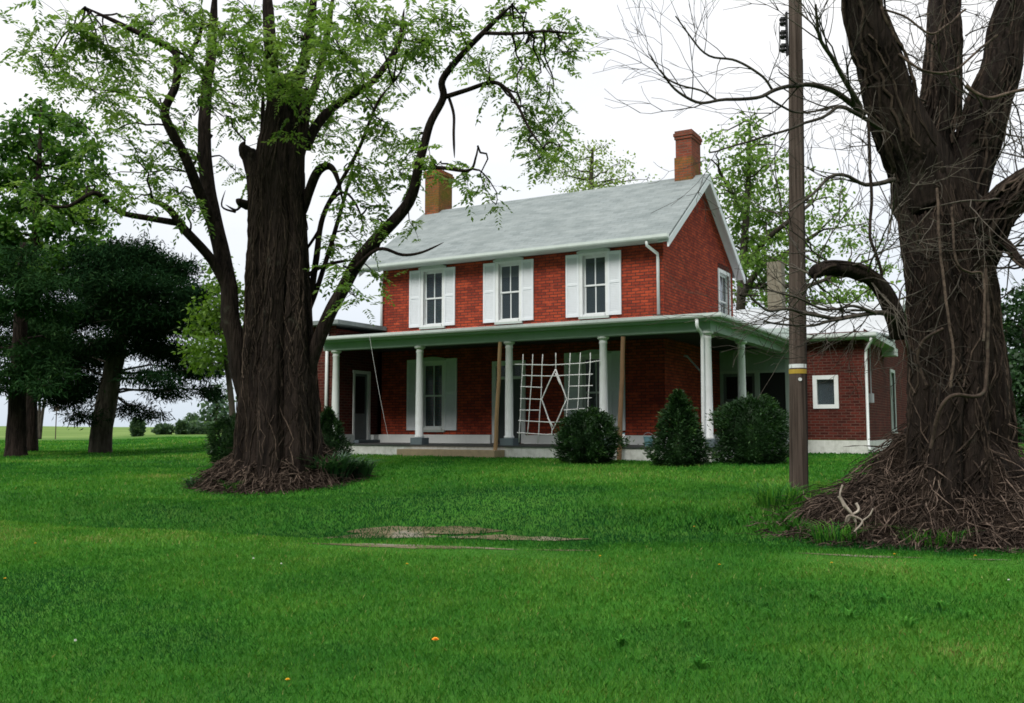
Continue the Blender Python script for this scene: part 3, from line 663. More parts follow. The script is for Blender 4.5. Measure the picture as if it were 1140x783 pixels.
def prop(a, b, r, mat, label):
    A, B = hp(*a, -.24), hp(*b, -.34); A = hw(*A); B = hw(*B); B.z = G(B.x, B.y)
    m = MB(); m.tube([B + (A - B) * (i / 6) + Vector((.008 * math.sin(i * 2), 0, 0)) for i in range(7)], [r * 1.05] * 3 + [r] * 4, 10)
    tag(m.build('prop_pole', M[mat], origin=B, smooth=False), label, 'pole', 'poles propping the porch eave')
prop((557, 381), (551, 503), .05, 'pole_tan', 'tan wooden pole leaning under the porch eave above the front step')
prop((694, 375), (689, 503), .055, 'pole_brown', 'brown wooden pole leaning under the eave beside the round bush and trellis')
b0 = hw(-1.75, YF - .07, 1.412)
sb = thing('spray_bottle', b0, 'clear spray bottle standing on the white ledge of the porch wall', 'bottle')
m = MB(); m.lathe([(.04, 0), (.045, .01), (.045, .13), (.02, .18), (.016, .20)], n=12); m.build('bottle_body', M['teal'], sb, smooth=True)
m = MB(); m.box(-.02, .02, -.05, .03, .20, .25); m.box(-.008, .008, -.045, -.035, .16, .20); m.build('nozzle', M['white'], sb)
jp = hp(694, 494, .55); j0 = hw(jp.x, .55, 1.162)
jg = thing('white_jug', j0, 'white plastic jug standing on the porch floor behind the brown leaning pole', 'jug')
m = MB(); m.lathe([(.07, 0), (.08, .01), (.08, .20), (.045, .27), (.04, .30)], n=14); m.build('jug_body', M['white'], jg, smooth=True)
m = MB(); m.lathe([(.043, .30), (.043, .33)], n=12); m.build('lid', M['teal'], jg)
kp = hp(722, 494, .45); b0 = hw(kp.x, .45, 1.162)
bk = thing('bucket', b0, 'teal plastic bucket on the porch floor left of the conical evergreen', 'bucket')
m = MB(); m.lathe([(.09, 0), (.12, .22), (.128, .22), (.128, .245), (.11, .245), (.085, .02)], n=16); m.build('bucket_body', M['teal'], bk, smooth=False)
m = MB(); m.tube([(.125 * math.cos(a), .02, .23 + .1 * math.sin(a)) for a in np.linspace(0, math.pi, 12)], .005, 5); m.build('handle', M['metalgrey'], bk)
A = hw(*hp(411, 372, -.5)); B = hw(*hp(433, 491, -.172))
m = MB(); m.tube([A.lerp(B, i / 14) - Vector((0, 0, .12 * math.sin(math.pi * i / 14))) for i in range(15)], .0042, 5)
tag(m.build('guy_line', M['rope'], origin=B), 'thin white line running from the porch gutter down to the lawn', 'line')

# ------------------------------------------------------------------ foliage helpers
def unit(v): return v / (np.linalg.norm(v, axis=-1, keepdims=True) + 1e-9)
def leaf_quads(C, Ax, Nn, l, w):
    """rhombic leaves at C along axis Ax, flat normal Nn"""
    S = unit(np.cross(Ax, Nn)); l = np.asarray(l)[:, None]; w = np.asarray(w)[:, None]
    Nf = np.cross(S, Ax)
    return np.stack([C, C + Ax * l * .45 + S * w * .5 + Nf * l * .06, C + Ax * l - Nf * l * .10, C + Ax * l * .45 - S * w * .5 + Nf * l * .06], 1)
def blob_leaves(blobs, per, size, aspect=.55, clump=.25, per_clump=14, droop=.2, flat=1.0):
    """blobs: (centre, (rx, ry, rz), density) -> leaves gathered in clumps; returns verts, tint"""
    VV = []; TT = []
    for c, rad, dens in blobs:
        nc = max(1, int(per * dens / per_clump)); c = np.array(c); rad = np.array(rad)
        d = unit(RNG.normal(size=(nc, 3))) * (RNG.random((nc, 1)) ** .42); cc = c + d * rad
        ct = RNG.random(nc) * .55 + .1
        cs = np.repeat(cc, per_clump, 0); off = RNG.normal(size=cs.shape) * clump * .5 * np.array([1, 1, .75 * flat])
        p = cs + off; Ax = unit(RNG.normal(size=p.shape) + unit(off) * .9 - np.array([0, 0, droop * 2])); Nn = unit(RNG.normal(size=p.shape) + np.array([0, 0, 1.0]))
        n = len(p); s = size * (.65 + .7 * RNG.random(n)); VV.append(leaf_quads(p, Ax, Nn, s, s * aspect)); TT.append(np.clip(np.repeat(ct, per_clump) + RNG.normal(size=n) * .16, 0, 1))
    return np.concatenate(VV), np.concatenate(TT)
def pb(px, py, rx, ry, D, dep, dens=1.0):
    """a foliage blob seen at px,py with half sizes rx,ry (photo pixels) at distance D and half depth dep (m)"""
    s = D / FPX; return (at(px, py, D), (rx * s, dep, ry * s), dens)
def bez(a, b, n, sag=0.0, wob=0.0, seed=0):
    a, b = Vector(a), Vector(b); out = []; L_ = (b - a).length
    for i in range(n + 1):
        t = i / n; p = a.lerp(b, t); p.z += sag * math.sin(math.pi * t)
        if 0 < i < n or wob: p += Vector([noise.noise((seed * 3.1 + k_ * 17, t * 3, seed)) * wob * L_ * math.sin(math.pi * min(1, t + .0)) for k_ in range(3)])
        out.append(p)
    return out
def smooth_path(P, sub=4):
    P = [Vector(p) for p in P]; out = []
    for i in range(len(P) - 1):
        p0, p1, p2, p3 = P[max(i - 1, 0)], P[i], P[i + 1], P[min(i + 2, len(P) - 1)]
        for j in range(sub):
            t = j / sub
            out.append(.5 * ((2 * p1) + (-p0 + p2) * t + (2 * p0 - 5 * p1 + 4 * p2 - p3) * t * t + (-p0 + 3 * p1 - 3 * p2 + p3) * t ** 3))
    out.append(P[-1]); return out
def lumpf(seed, amp=.14, fr=3.0, zf=.5, fine=.05):
    def f(p, a, t):
        ca, sa = math.cos(a), math.sin(a)
        return 1 + amp * noise.noise((ca * fr + seed, sa * fr, p.z * zf + seed)) + fine * noise.noise((ca * 11, sa * 11 + seed, p.z * 1.6)) * 1.6 + fine * .8 * noise.noise((ca * 23, sa * 23 + seed, p.z * 3.5))
    return f
def limb_path(pts, D):
    """pts: (px, py, halfwidth px, extra depth) -> path, radii in metres"""
    P = [at(x, y, D + e) for x, y, w, e in pts]; R = [w * (D + e) / FPX for x, y, w, e in pts]
    sp = smooth_path(P, 5); m = len(sp); rr = [np.interp(i / (m - 1) * (len(R) - 1), range(len(R)), R) for i in range(m)]
    return sp, rr
def limb(parent, o, pts, D, mat, n=12, name='limb', seed=1, amp=.12, extra=None, wob=.25):
    sp, rr = limb_path(pts, D); m = MB()
    for i in range(1, len(sp) - 1):
        sp[i] = sp[i] + Vector([noise.noise((sp[i].x * 1.5 + seed, sp[i].z * 1.5, k_ * 9.0)) for k_ in range(3)]) * rr[i] * wob
    rr = list(rr); rr[-1] *= .25; rr[-2] *= .55; rr[-3] *= .8
    m.tube(sp, rr, n, lump=lumpf(seed, amp, 2.2, .9)); 
    if extra: extra(m, sp, rr)
    ob = m.build(name, mat, parent, origin=o, smooth=True); return sp
def twigs(m, p, d, length, r, depth, rnd, up=.1, spread=.8, nb=(2, 4), out=None, droop=0.0, minr=.003):
    """a bare branch that forks again and again"""
    n = max(3, int(length / .16)); path = [Vector(p)]; dd = Vector(d).normalized()
    for i in range(n):
        dd = (dd + Vector((rnd.gauss(0, .16), rnd.gauss(0, .16), rnd.gauss(0, .16) + up * .12 - droop * .1))).normalized(); path.append(path[-1] + dd * length / n)
    m.tube(path, [max(minr, .85 * r * (1 - .65 * i / n)) for i in range(n + 1)], 5 if r > .012 else 4, cap=False)
    if out is not None and depth <= 1: out.append((path[-1], dd.copy(), path))
    if depth <= 0: return
    for b in range(rnd.randint(*nb)):
        i = rnd.randint(max(1, n // 4), n); q = path[i]; base = (path[i] - path[i - 1]).normalized()
        v = Vector((rnd.gauss(0, 1), rnd.gauss(0, 1), rnd.gauss(0, 1))); v = (v - base * v.dot(base)).normalized()
        twigs(m, q, base + v * spread * rnd.uniform(.6, 1.2), length * rnd.uniform(.45, .75), max(minr, r * .55), depth - 1, rnd, up, spread, nb, out, droop, minr)

# ------------------------------------------------------------------ the big leafy tree on the left
DL = 18.0
TB = at(313, 540, DL); TB.z = G(TB.x, TB.y)
tree = thing('old_tree', TB, 'huge old tree with a vine wrapped trunk and thin spring leaves left of the house', 'tree')
m = MB()
def trunk_tube(m, pts, D, seed, n=40, amp=.16, sub=8):
    sp = smooth_path([at(x, y, D + e) for x, y, w, e in pts], sub); R = [w * (D + e) / FPX for x, y, w, e in pts]; q = len(sp)
    rr = [float(np.interp(i / (q - 1) * (len(R) - 1), range(len(R)), R)) for i in range(q)]
    m.tube(sp, rr, n, lump=lumpf(seed, amp, 3.2, .35, .07)); return sp, rr
core, corer = trunk_tube(m, [(312, 552, 58, 0), (312, 530, 52, 0), (313, 505, 46, 0), (313, 470, 41, 0), (312, 420, 37, 0), (311, 360, 33, 0), (310, 300, 30, 0), (309, 240, 28, 0), (310, 190, 26, 0), (313, 150, 22, 0), (316, 115, 17, 0), (318, 85, 8, 0)], DL, 3, 84, .15, 12)
trunk_tube(m, [(280, 530, 20, -.3), (283, 440, 17, -.3), (289, 340, 16, -.25), (293, 250, 16, -.2), (289, 205, 13, -.15), (281, 178, 10, -.1), (275, 170, 8, -.1), (271, 163, 3.5, -.1)], DL, 9, 44, .18, 14)
trunk_tube(m, [(343, 530, 17, -.25), (341, 440, 13, -.3), (337, 340, 9, -.25), (332, 250, 9, -.2), (331, 180, 8, -.15), (338, 130, 7, -.1), (341, 100, 4, 0)], DL, 15, 40, .18, 14)
trunk_tube(m, [(304, 540, 18, -.78), (302, 450, 14, -.68), (306, 360, 12, -.55), (312, 260, 12, -.45), (314, 160, 9, -.3), (314, 110, 6, -.2)], DL, 21, 40, .2, 14)
trunk_tube(m, [(332, 540, 17, -.72), (330, 450, 13, -.66), (328, 360, 12, -.5), (328, 260, 9, -.4), (326, 160, 7, -.3)], DL, 27, 40, .2, 14)
bvhL = BVHTree.FromPolygons([Vector(v) for v in m.v], m.f)
m.build('trunk', M['bark_left'], tree, origin=TB, smooth=True)
limbs = []
def LB(pts, seed, **k): sp = limb(tree, TB, pts, DL, M['bark_left'], seed=seed, **k); limbs.append(sp); return sp
LB([(286, 470, 12, -.2), (270, 420, 11, -.3), (261, 370, 10.5, -.3), (252, 310, 9.5, -.2), (240, 250, 9, 0), (230, 200, 8, .2), (228, 140, 7, .3), (231, 90, 6, .4), (236, 50, 5, .5), (240, -20, 4, .6)], 31)
LB([(240, 258, 7, 0), (222, 215, 6, -.3), (206, 175, 5.5, -.6), (188, 140, 5.5, -.8), (184, 122, 5, -.9), (195, 95, 4.5, -.9), (197, 70, 4.2, -1), (191, 55, 3.8, -1), (150, 35, 3, -1.2), (95, 8, 2, -1.4)], 32)
LB([(197, 74, 3.5, -1), (212, 68, 3, -1), (214, 55, 2.7, -1), (222, 40, 2.2, -1.1), (226, 10, 1.5, -1.2)], 33, n=8)
LB([(258, 330, 6.5, -.2), (236, 290, 5.5, -.4), (205, 255, 5, -.8), (190, 235, 4, -1), (170, 222, 2.5, -1.2)], 34, n=8)
LB([(196, 248, 4, -.8), (165, 243, 3.5, -1.1), (135, 237, 3.2, -1.4), (118, 225, 3, -1.6), (104, 215, 2.6, -1.8), (75, 230, 2, -2), (45, 228, 1.5, -2.2)], 35, n=8)
LB([(334, 480, 5, -.2), (342, 430, 7, -.3), (351, 390, 7.5, -.4), (366, 352, 7.5, -.5), (384, 318, 7.5, -.6), (400, 290, 7.5, -.7), (425, 260, 7.2, -1), (455, 225, 6.3, -1.2), (468, 180, 5.2, -1.4), (478, 140, 4.7, -1.5), (493, 110, 4.2, -1.6), (492, 90, 4, -1.7), (510, 65, 3.5, -1.9), (540, 35, 3, -2.1), (570, 5, 2.2, -2.3)], 36)
LB([(495, 108, 3, -1.6), (520, 100, 2.6, -1.8), (545, 92, 2.4, -2), (560, 96, 2.2, -2.1), (575, 115, 1.9, -2.2), (590, 145, 1.6, -2.3), (605, 165, 1.2, -2.3)], 37, n=8)
LB([(538, 37, 2.4, -2.1), (570, 38, 2, -2.2), (605, 35, 1.6, -2.4), (640, 38, 1.2, -2.6)], 38, n=8)
LB([(463, 188, 2.6, -1.3), (490, 187, 2.2, -1.5), (522, 190, 1.8, -1.7), (530, 175, 1.3, -1.8), (532, 163, 1, -1.8)], 39, n=6)
LB([(500, 110, 1.8, -1.6), (505, 128, 1.6, -1.6), (505, 150, 1.6, -1.7), (506, 176, 1.3, -1.7)], 40, n=6)
LB([(340, 165, 7, .2), (352, 140, 5.5, .3), (375, 118, 4.8, .5), (410, 95, 4, .8), (430, 72, 3.4, 1), (445, 45, 3, 1.2), (450, 10, 2, 1.4)], 41)
LB([(325, 125, 8, 0), (332, 90, 7, 0), (342, 50, 6, .1), (352, -20, 5, .1)], 42)
LB([(308, 120, 9, 0), (303, 80, 8, 0), (300, 40, 7, .1), (296, -30, 6, .2)], 43)
LB([(335, 130, 5, .3), (350, 100, 4.5, .5), (362, 50, 4, .8), (372, -10, 3, 1)], 44)
LB([(292, 165, 3, .1), (292, 130, 2.7, .3), (293, 100, 2.2, .4)], 45, n=6)
LB([(278, 178, 7, -.1), (273, 169, 7.5, -.1), (270, 163, 4, -.1), (273, 157, 1.5, -.1)], 46, n=14, amp=.5)
LB([(276, 228, 6, -.2), (268, 225, 4.5, -.4), (263, 222, 3.6, -.5)], 47, n=8, amp=.3)
LB([(268, 230, 1.6, -.4), (262, 234, 1.4, -.5), (251, 228, .9, -.6)], 48, n=6)
LB([(262, 236, 1.6, .2), (247, 230, 1, .3), (251, 212, .7, .3)], 49, n=5)
LB([(326, 262, 5, -.1), (338, 232, 5.5, -.2), (350, 198, 5, -.3), (360, 186, 4.5, -.4), (370, 187, 3.6, -.4), (377, 203, 2.4, -.5), (382, 228, 1.0, -.5)], 50, n=10, amp=.35)
LB([(332, 390, 4, .0), (344, 345, 4, .1), (352, 285, 3.6, .0), (360, 240, 3, 0), (378, 205, 2.6, 0), (400, 165, 2.1, .1), (420, 115, 1.7, .2), (438, 92, 1.2, .3)], 51, n=6)
LB([(334, 372, 3, .0), (354, 318, 3, .1), (372, 260, 2.6, .1), (385, 215, 2, .2), (397, 170, 1.2, .3)], 52, n=6)
LB([(372, 345, 3, -.5), (385, 315, 2.6, -.6), (402, 292, 2.2, -.7), (418, 278, 2, -.8), (424, 270, 1.6, -.9)], 53, n=6)
LB([(388, 305, 2.4, -.7), (420, 278, 2.1, -1), (448, 284, 1.8, -1.1), (470, 281, 1.4, -1.2), (494, 270, .9, -1.3)], 54, n=6)
LB([(330, 318, 2.4, 0), (352, 300, 2.2, 0), (372, 293, 1.9, 0), (392, 290, 1.5, .1)], 55, n=6)
LB([(236, 150, 2, .3), (220, 175, 1.7, .4), (212, 192, 1.2, .4)], 56, n=5)
LB([(332, 290, 2, 0), (354, 258, 1.8, 0), (368, 225, 1.8, -.2), (385, 215, 1.6, -.3), (400, 235, 1.2, -.4), (406, 262, .8, -.4)], 57, n=5)
def hug(vm, bvh, zs, cx, cy, n, z0, z1, len_, rads, tints, seed, wander=.05):
    """thin vines that creep up the real surface of a trunk"""
    rnd = random.Random(seed)
    for i in range(n):
        z = rnd.uniform(z0, z1); a = rnd.uniform(0, 6.28); top = min(z + rnd.uniform(*len_), zs[-1] - .1); P = []; da = rnd.gauss(0, .03); r = rnd.choice(rads)
        while z < top:
            c = Vector((float(np.interp(z, zs, cx)), float(np.interp(z, zs, cy)), z)); d = Vector((math.cos(a), math.sin(a), 0))
            h = bvh.ray_cast(c + d * 3.0, -d)[0]
            if h is None: break
            P.append(h + d * r * rnd.uniform(.2, 1.6)); z += .15; a += da + rnd.gauss(0, wander)
        if len(P) > 3: vm.tint = rnd.choice(tints); vm.tube(P, [r * (1 - .4 * k_ / len(P)) for k_ in range(len(P))], 5, cap=False)
vm = MB()
hug(vm, bvhL, [p.z for p in core], [p.x for p in core], [p.y for p in core], 420, TB.z, TB.z + 3.6, (.6, 3.0), (.004, .006, .007, .009, .014), (.15, .2, .28, .36, .5, .9), 11)
hug(vm, bvhL, [p.z for p in core], [p.x for p in core], [p.y for p in core], 90, TB.z + 2.5, TB.z + 6, (.8, 3.0), (.006, .009, .014), (.22, .35, .5), 12)
vm.build('climbing_vine', M['vine'], tree, origin=TB, smooth=True)
rm = MB(); rnd = random.Random(77)
def roots(base, R0, R1, h0, n, mat, par, seed):
    rnd = random.Random(seed)
    for i in range(n):
        a = 2 * math.pi * (i + rnd.uniform(-.3, .3)) / n; P = []; rr = []; da = rnd.gauss(0, .35); k1 = rnd.uniform(.8, 1.12)
        for t in range(10):
            u = t / 9; r = R0 + (R1 * k1 - R0) * u; aa = a + da * u * u; x = base.x + math.cos(aa) * r; y = base.y + math.sin(aa) * r
            P.append(Vector((x, y, G(x, y) + h0 * (1 - u) ** 2.1 - .03 * u + .03 * math.sin(5 * u + i)))); rr.append((.17 - .12 * u) * rnd.uniform(.85, 1.15))
        rb = MB(); rb.tube(P, rr, 10, lump=lumpf(i + seed, .22, 2, 1.5)); rb.build('root', mat, par, origin=base, smooth=True)
roots(TB, .40, 1.35, .85, 9, M['bark_left'], tree, 5)
# foliage sprays
CL = [(90, 40, 30, 14), (60, 62, 26, 12), (130, 88, 28, 12), (115, 50, 24, 12), (170, 28, 28, 10), (205, 62, 24, 12), (150, 62, 24, 10), (250, 35, 30, 14), (232, 90, 20, 10), (300, 60, 30, 18), (340, 45, 28, 16), (325, 92, 30, 14),
      (380, 60, 28, 16), (422, 40, 30, 14), (400, 98, 26, 12), (368, 130, 26, 12), (440, 88, 22, 10), (300, 130, 18, 10), (262, 118, 20, 10), (352, 152, 20, 8), (420, 140, 20, 10), (500, 28, 26, 9), (470, 45, 24, 12), (522, 62, 16, 9), (560, 20, 24, 9), (592, 40, 24, 8), (622, 42, 18, 10),
      (632, 58, 14, 8), (580, 76, 18, 8), (545, 82, 16, 7), (600, 112, 22, 7), (618, 128, 14, 8), (580, 120, 14, 7), (608, 150, 20, 12), (590, 148, 16, 10), (622, 166, 14, 8), (600, 178, 16, 9), (610, 95, 10, 5),
      (430, 160, 18, 9), (460, 165, 14, 8), (400, 182, 18, 9), (420, 205, 16, 8), (448, 195, 16, 7), (485, 185, 16, 6), (520, 200, 12, 6), (540, 212, 12, 5), (552, 228, 8, 5), (450, 30, 24, 12), (400, 20, 26, 12), (350, 15, 30, 10), (280, 15, 30, 10), (210, 18, 24, 10),
      (60, 82, 14, 7), (48, 75, 12, 6), (100, 100, 22, 9), (135, 130, 20, 8), (175, 115, 16, 8), (150, 165, 20, 7), (180, 160, 14, 6), (205, 140, 12, 8), (168, 195, 16, 6), (215, 178, 12, 6), (200, 215, 18, 6), (150, 222, 14, 6), (235, 120, 14, 6), (120, 195, 16, 8), (95, 215, 16, 8), (215, 232, 12, 5),
      (50, 222, 18, 7), (270, 60, 24, 12), (285, 95, 20, 10), (310, 215, 9, 3), (325, 160, 10, 4), (262, 190, 10, 5), (390, 230, 14, 7), (412, 245, 12, 6), (372, 275, 12, 7), (400, 268, 12, 6), (428, 232, 12, 6), (395, 330, 12, 8), (380, 300, 10, 6), (420, 310, 10, 5), (458, 250, 8, 4), (105, 150, 10, 5)]
nodes = [(p, L_) for sp in limbs for L_, p in enumerate(sp)]
NP = np.array([p[0] for p in nodes]); lv = []; tv = []; tw = MB(); rnd = random.Random(4)
for ci, (px, py, rx, ry) in enumerate(CL):
    D = DL + rnd.uniform(-2.6, 2.4); s = D / FPX
    nsp = int(rx * ry / 8.2) + 3; ctr = np.array(at(px, py, D))
    k_ = int(np.argmin(((NP - ctr) ** 2 * np.array([1, .25, 1.3])).sum(1))); hub = nodes[k_][0]
    if (Vector(ctr) - hub).length < 4.5:
        tw.tube(bez(hub, ctr, 7, .12, .12, ci), [.022 - .0022 * i for i in range(8)], 5, cap=False)
    for j in range(nsp):
        o_ = Vector((rnd.gauss(0, .55) * rx * s, rnd.gauss(0, .6), rnd.gauss(0, .55) * ry * s)); c = Vector(ctr) + o_
        if j % 2 == 0: tw.tube(bez(ctr, c, 3, .05, .15, j), [.008, .007, .005, .003], 4, cap=False)
        ax = Vector((rnd.gauss(0, 1), rnd.gauss(0, 1), rnd.gauss(-.25, .45))).normalized(); ln = rnd.uniform(.26, .50)
        t0 = rnd.random() * .7 + .1
        n = 15; q = np.arange(n); tt = (q + .8) / n
        axn = np.array(ax); base = np.array(c)[None] + axn[None] * (tt * ln)[:, None] + np.array([0, 0, -1.0])[None] * (tt ** 2 * ln * .35)[:, None]
        side = np.cross(axn, [0, 0, 1.0]); side /= np.linalg.norm(side) + 1e-6
        Ax = unit(side[None] * np.where(q % 2 == 0, 1, -1)[:, None] + axn[None] * .55 + RNG.normal(size=(n, 3)) * .22 - np.array([0, 0, .25])); Ax[-1] = axn
        Nn = unit(np.array([0, 0, 1.0])[None] + RNG.normal(size=(n, 3)) * .35)
        l_ = ln * .34 * (1 - .3 * tt) * (.8 + .4 * RNG.random(n)); lv.append(leaf_quads(base, Ax, Nn, l_, l_ * .46)); tv.append(np.clip(t0 + RNG.normal(size=n) * .12, 0, 1))
quads('foliage', np.concatenate(lv), 4, np.concatenate(tv), M['leaf_big'], tree, TB)
tw.build('twigs', M['bark_left'], tree, origin=TB)

# heap of dead vines and roots round its foot
def heap(base, R, H, name, label, cat, seed, squash=(1, 1), power=1.6, nst=500, matm='litter', long=.7, vert=0, rr=(.006, .010, .016), vert_rad=(.5, .9)):
    rnd = random.Random(seed); root = thing(name, base, label, cat)
    def hh(a, r): return H * (1 - r) ** power * (1 + .38 * noise.noise((math.cos(a) * 2.6 + seed, math.sin(a) * 2.6, r * 3)))
    def edge(a): return R * (1 + .20 * noise.noise((math.cos(a) * 1.7 + seed, math.sin(a) * 1.7, 4)) + .12 * noise.noise((math.cos(a) * 6 + seed, math.sin(a) * 6, 9)))
    def P(a, r):
        e = edge(a) * r; x = base.x + math.cos(a) * e * squash[0]; y = base.y + math.sin(a) * e * squash[1]
        return Vector((x, y, G(x, y) - .03 * r + hh(a, r) + (.24 * noise.noise((x * 2.6, y * 2.6, seed)) * min(1, 4 * (1 - r)) + .09 * noise.noise((x * 6, y * 6, seed)) + .04 * noise.noise((x * 13, y * 13, seed))) * (1 - r * .4)))
    m = MB(); na, nr = 180, 60; vs = [P(2 * math.pi * i / na, j / (nr - 1)) for j in range(nr) for i in range(na)]
    m.add(vs, [(j * na + i, j * na + (i + 1) % na, (j + 1) * na + (i + 1) % na, (j + 1) * na + i) for j in range(nr - 1) for i in range(na)])
    m.build('litter_mound', M[matm], root, origin=base, smooth=True)
    s = MB()
    for i in range(nst):
        a = rnd.uniform(0, 6.28); r = math.sqrt(rnd.uniform(.02, 1.0)); p = P(a, min(r, .98)); n = 6
        ang = rnd.uniform(0, 6.28) if rnd.random() < .45 else a + rnd.gauss(0, .45); ln = rnd.uniform(.25, long); d = Vector((math.cos(ang), math.sin(ang), rnd.uniform(-.1, .35))); path = []
        q = p + Vector((0, 0, rnd.uniform(0, .06))); lift = .10 if rnd.random() < .8 else .32
        for t in range(n):
            path.append(q.copy()); q = q + d * ln / n; d = (d + Vector((rnd.gauss(0, .28), rnd.gauss(0, .28), rnd.gauss(-.10, .2)))).normalized()
            rel = math.hypot((q.x - base.x) / squash[0], (q.y - base.y) / squash[1]); aa = math.atan2((q.y - base.y) / squash[1], (q.x - base.x) / squash[0]); e = rel / edge(aa)
            if e < 1: q.z = max(q.z, P(aa, e).z + .004); 
            if q.z > P(aa, min(e, 1)).z + lift: q.z -= .06
            if e >= 1: q.z = max(q.z, G(q.x, q.y) + .01)
        s.tint = rnd.choice((.14, .22, .32, .45, .6, 1.0)); s.tube(path, [rnd.choice(rr) * (1 - .1 * t) for t in range(n)], 4, cap=False)
    for i in range(vert):
        a = rnd.uniform(0, 6.28); r0 = rnd.uniform(*vert_rad); x0 = base.x + math.cos(a) * r0; y0 = base.y + math.sin(a) * r0
        z = base.z + rnd.uniform(.7, 2.2); q = Vector((x0, y0, z)); path = []; d = Vector((math.cos(a) * .25, math.sin(a) * .25, -1)); n = 9; ln = rnd.uniform(.5, 1.6)
        for t in range(n):
            path.append(q.copy()); d = (d + Vector((rnd.gauss(0, .16) + math.cos(a) * .10, rnd.gauss(0, .16) + math.sin(a) * .10, rnd.gauss(0, .1)))).normalized(); q = q + d * ln / n
        s.tint = rnd.choice((.18, .28, .38, .5, .8)); s.tube(path, rnd.choice(rr), 4, cap=False)
    st = s.build('tangled_sticks', M['stick'], root, origin=base, smooth=True); st['kind'] = 'stuff'
    return root
heap(Vector((TB.x - .02, TB.y, TB.z)), 1.42, 1.05, 'root_heap', 'mound of roots, dead vines and litter round the foot of the leafy tree', 'brush pile', 3, (1, .95), .9, 1900, long=.6, rr=(.004, .006, .009, .014))

# ------------------------------------------------------------------ the bare, vine hung tree on the right
DR = 12.2
RB = at(1064, 596, DR); RB.z = G(RB.x, RB.y)
rt_ = thing('vine_hung_tree', RB, 'massive nearly bare tree with dead vines hanging on its trunk at right', 'tree')
m = MB()
core2, core2r = trunk_tube(m, [(1066, 612, 58, 0), (1064, 560, 54, 0), (1065, 500, 51, 0), (1067, 440, 49, 0), (1066, 380, 45, 0), (1061, 320, 42, 0), (1053, 270, 40, 0), (1046, 230, 37, 0), (1038, 195, 32, 0)], DR, 43, 90, .15, 14)
trunk_tube(m, [(1104, 560, 26, -.2), (1100, 480, 25, -.25), (1096, 420, 24, -.25), (1090, 370, 18, -.2), (1080, 310, 16, -.1), (1070, 260, 12, 0)], DR, 47, 44, .2, 14)
trunk_tube(m, [(1026, 560, 20, -.3), (1030, 480, 18, -.35), (1030, 400, 17, -.3), (1026, 330, 15, -.2), (1018, 270, 14, -.1), (1012, 220, 12, 0)], DR, 51, 44, .2, 14)
trunk_tube(m, [(1050, 580, 22, -.72), (1052, 500, 18, -.65), (1054, 400, 17, -.5), (1046, 310, 14, -.4), (1036, 240, 12, -.3)], DR, 55, 44, .22, 14)
trunk_tube(m, [(1084, 580, 20, -.70), (1082, 500, 17, -.62), (1080, 400, 15, -.5), (1070, 310, 13, -.4), (1060, 240, 12, -.3)], DR, 59, 44, .22, 14)
bvhR = BVHTree.FromPolygons([Vector(v) for v in m.v], m.f)
m.build('trunk', M['bark_right'], rt_, origin=RB, smooth=True)
rl = []
def RL(pts, seed, **k): k.setdefault('amp', .24); sp = limb(rt_, RB, pts, DR, M['bark_right'], seed=seed, **k); rl.append(sp); return sp
RL([(1035, 235, 34, 0), (1018, 180, 31, -.1), (1000, 130, 28, -.2), (982, 80, 24, -.3), (970, 40, 22, -.4), (958, -20, 20, -.5), (950, -80, 17, -.6)], 61, n=24)
RL([(1046, 215, 26, .1), (1040, 160, 21, .2), (1046, 110, 19, .3), (1050, 60, 18, .4), (1052, 10, 17, .5), (1058, -60, 15, .6)], 62, n=20)
RL([(1062, 240, 28, .1), (1078, 180, 25, .1), (1094, 140, 23, .1), (1110, 90, 21, .1), (1122, 40, 19, .2), (1136, -30, 17, .3)], 63, n=20)
RL([(1070, 310, 26, 0), (1092, 268, 22, -.2), (1112, 235, 19, -.3), (1140, 208, 17, -.4), (1190, 190, 15, -.5)], 64, n=18)
RL([(1000, 375, 9, -.2), (996, 350, 11, -.3), (980, 320, 10, -.4), (958, 304, 9, -.5), (930, 298, 8, -.6), (910, 303, 8.5, -.7), (904, 310, 7, -.7)], 65, n=14, amp=.2)
RL([(1104, 262, 5, -.3), (1120, 272, 4, -.4), (1134, 290, 3.5, -.5), (1150, 300, 3, -.6)], 66, n=8)
rnd = random.Random(31); sm = MB()
for sp, w0, w1 in zip(rl, (34, 26, 28, 26, 9, 5), (17, 15, 17, 15, 7, 3)):
    for k0 in range(95 if w0 > 10 else 24):
        i0 = rnd.randint(0, max(0, len(sp) - 9)); a = rnd.uniform(0, 6.28); P = []; ln = rnd.randint(5, 14)
        for i in range(i0, min(len(sp), i0 + ln)):
            r = (w0 + (w1 - w0) * i / (len(sp) - 1)) * DR / FPX; t = (sp[min(i + 1, len(sp) - 1)] - sp[max(i - 1, 0)]).normalized(); u = t.cross(Vector((.1, .95, .2))).normalized(); w = t.cross(u)
            P.append(sp[i] + (u * math.cos(a) + w * math.sin(a)) * r * rnd.uniform(.97, 1.07)); a += rnd.gauss(0, .12)
        if len(P) > 3: sm.tint = rnd.choice((.15, .22, .3, .45, .7)); sm.tube(P, rnd.choice((.005, .008, .012, .020)), 5, cap=False)
sm.build('limb_vine', M['vine'], rt_, origin=RB, smooth=True)
rnd = random.Random(21); tm = MB()
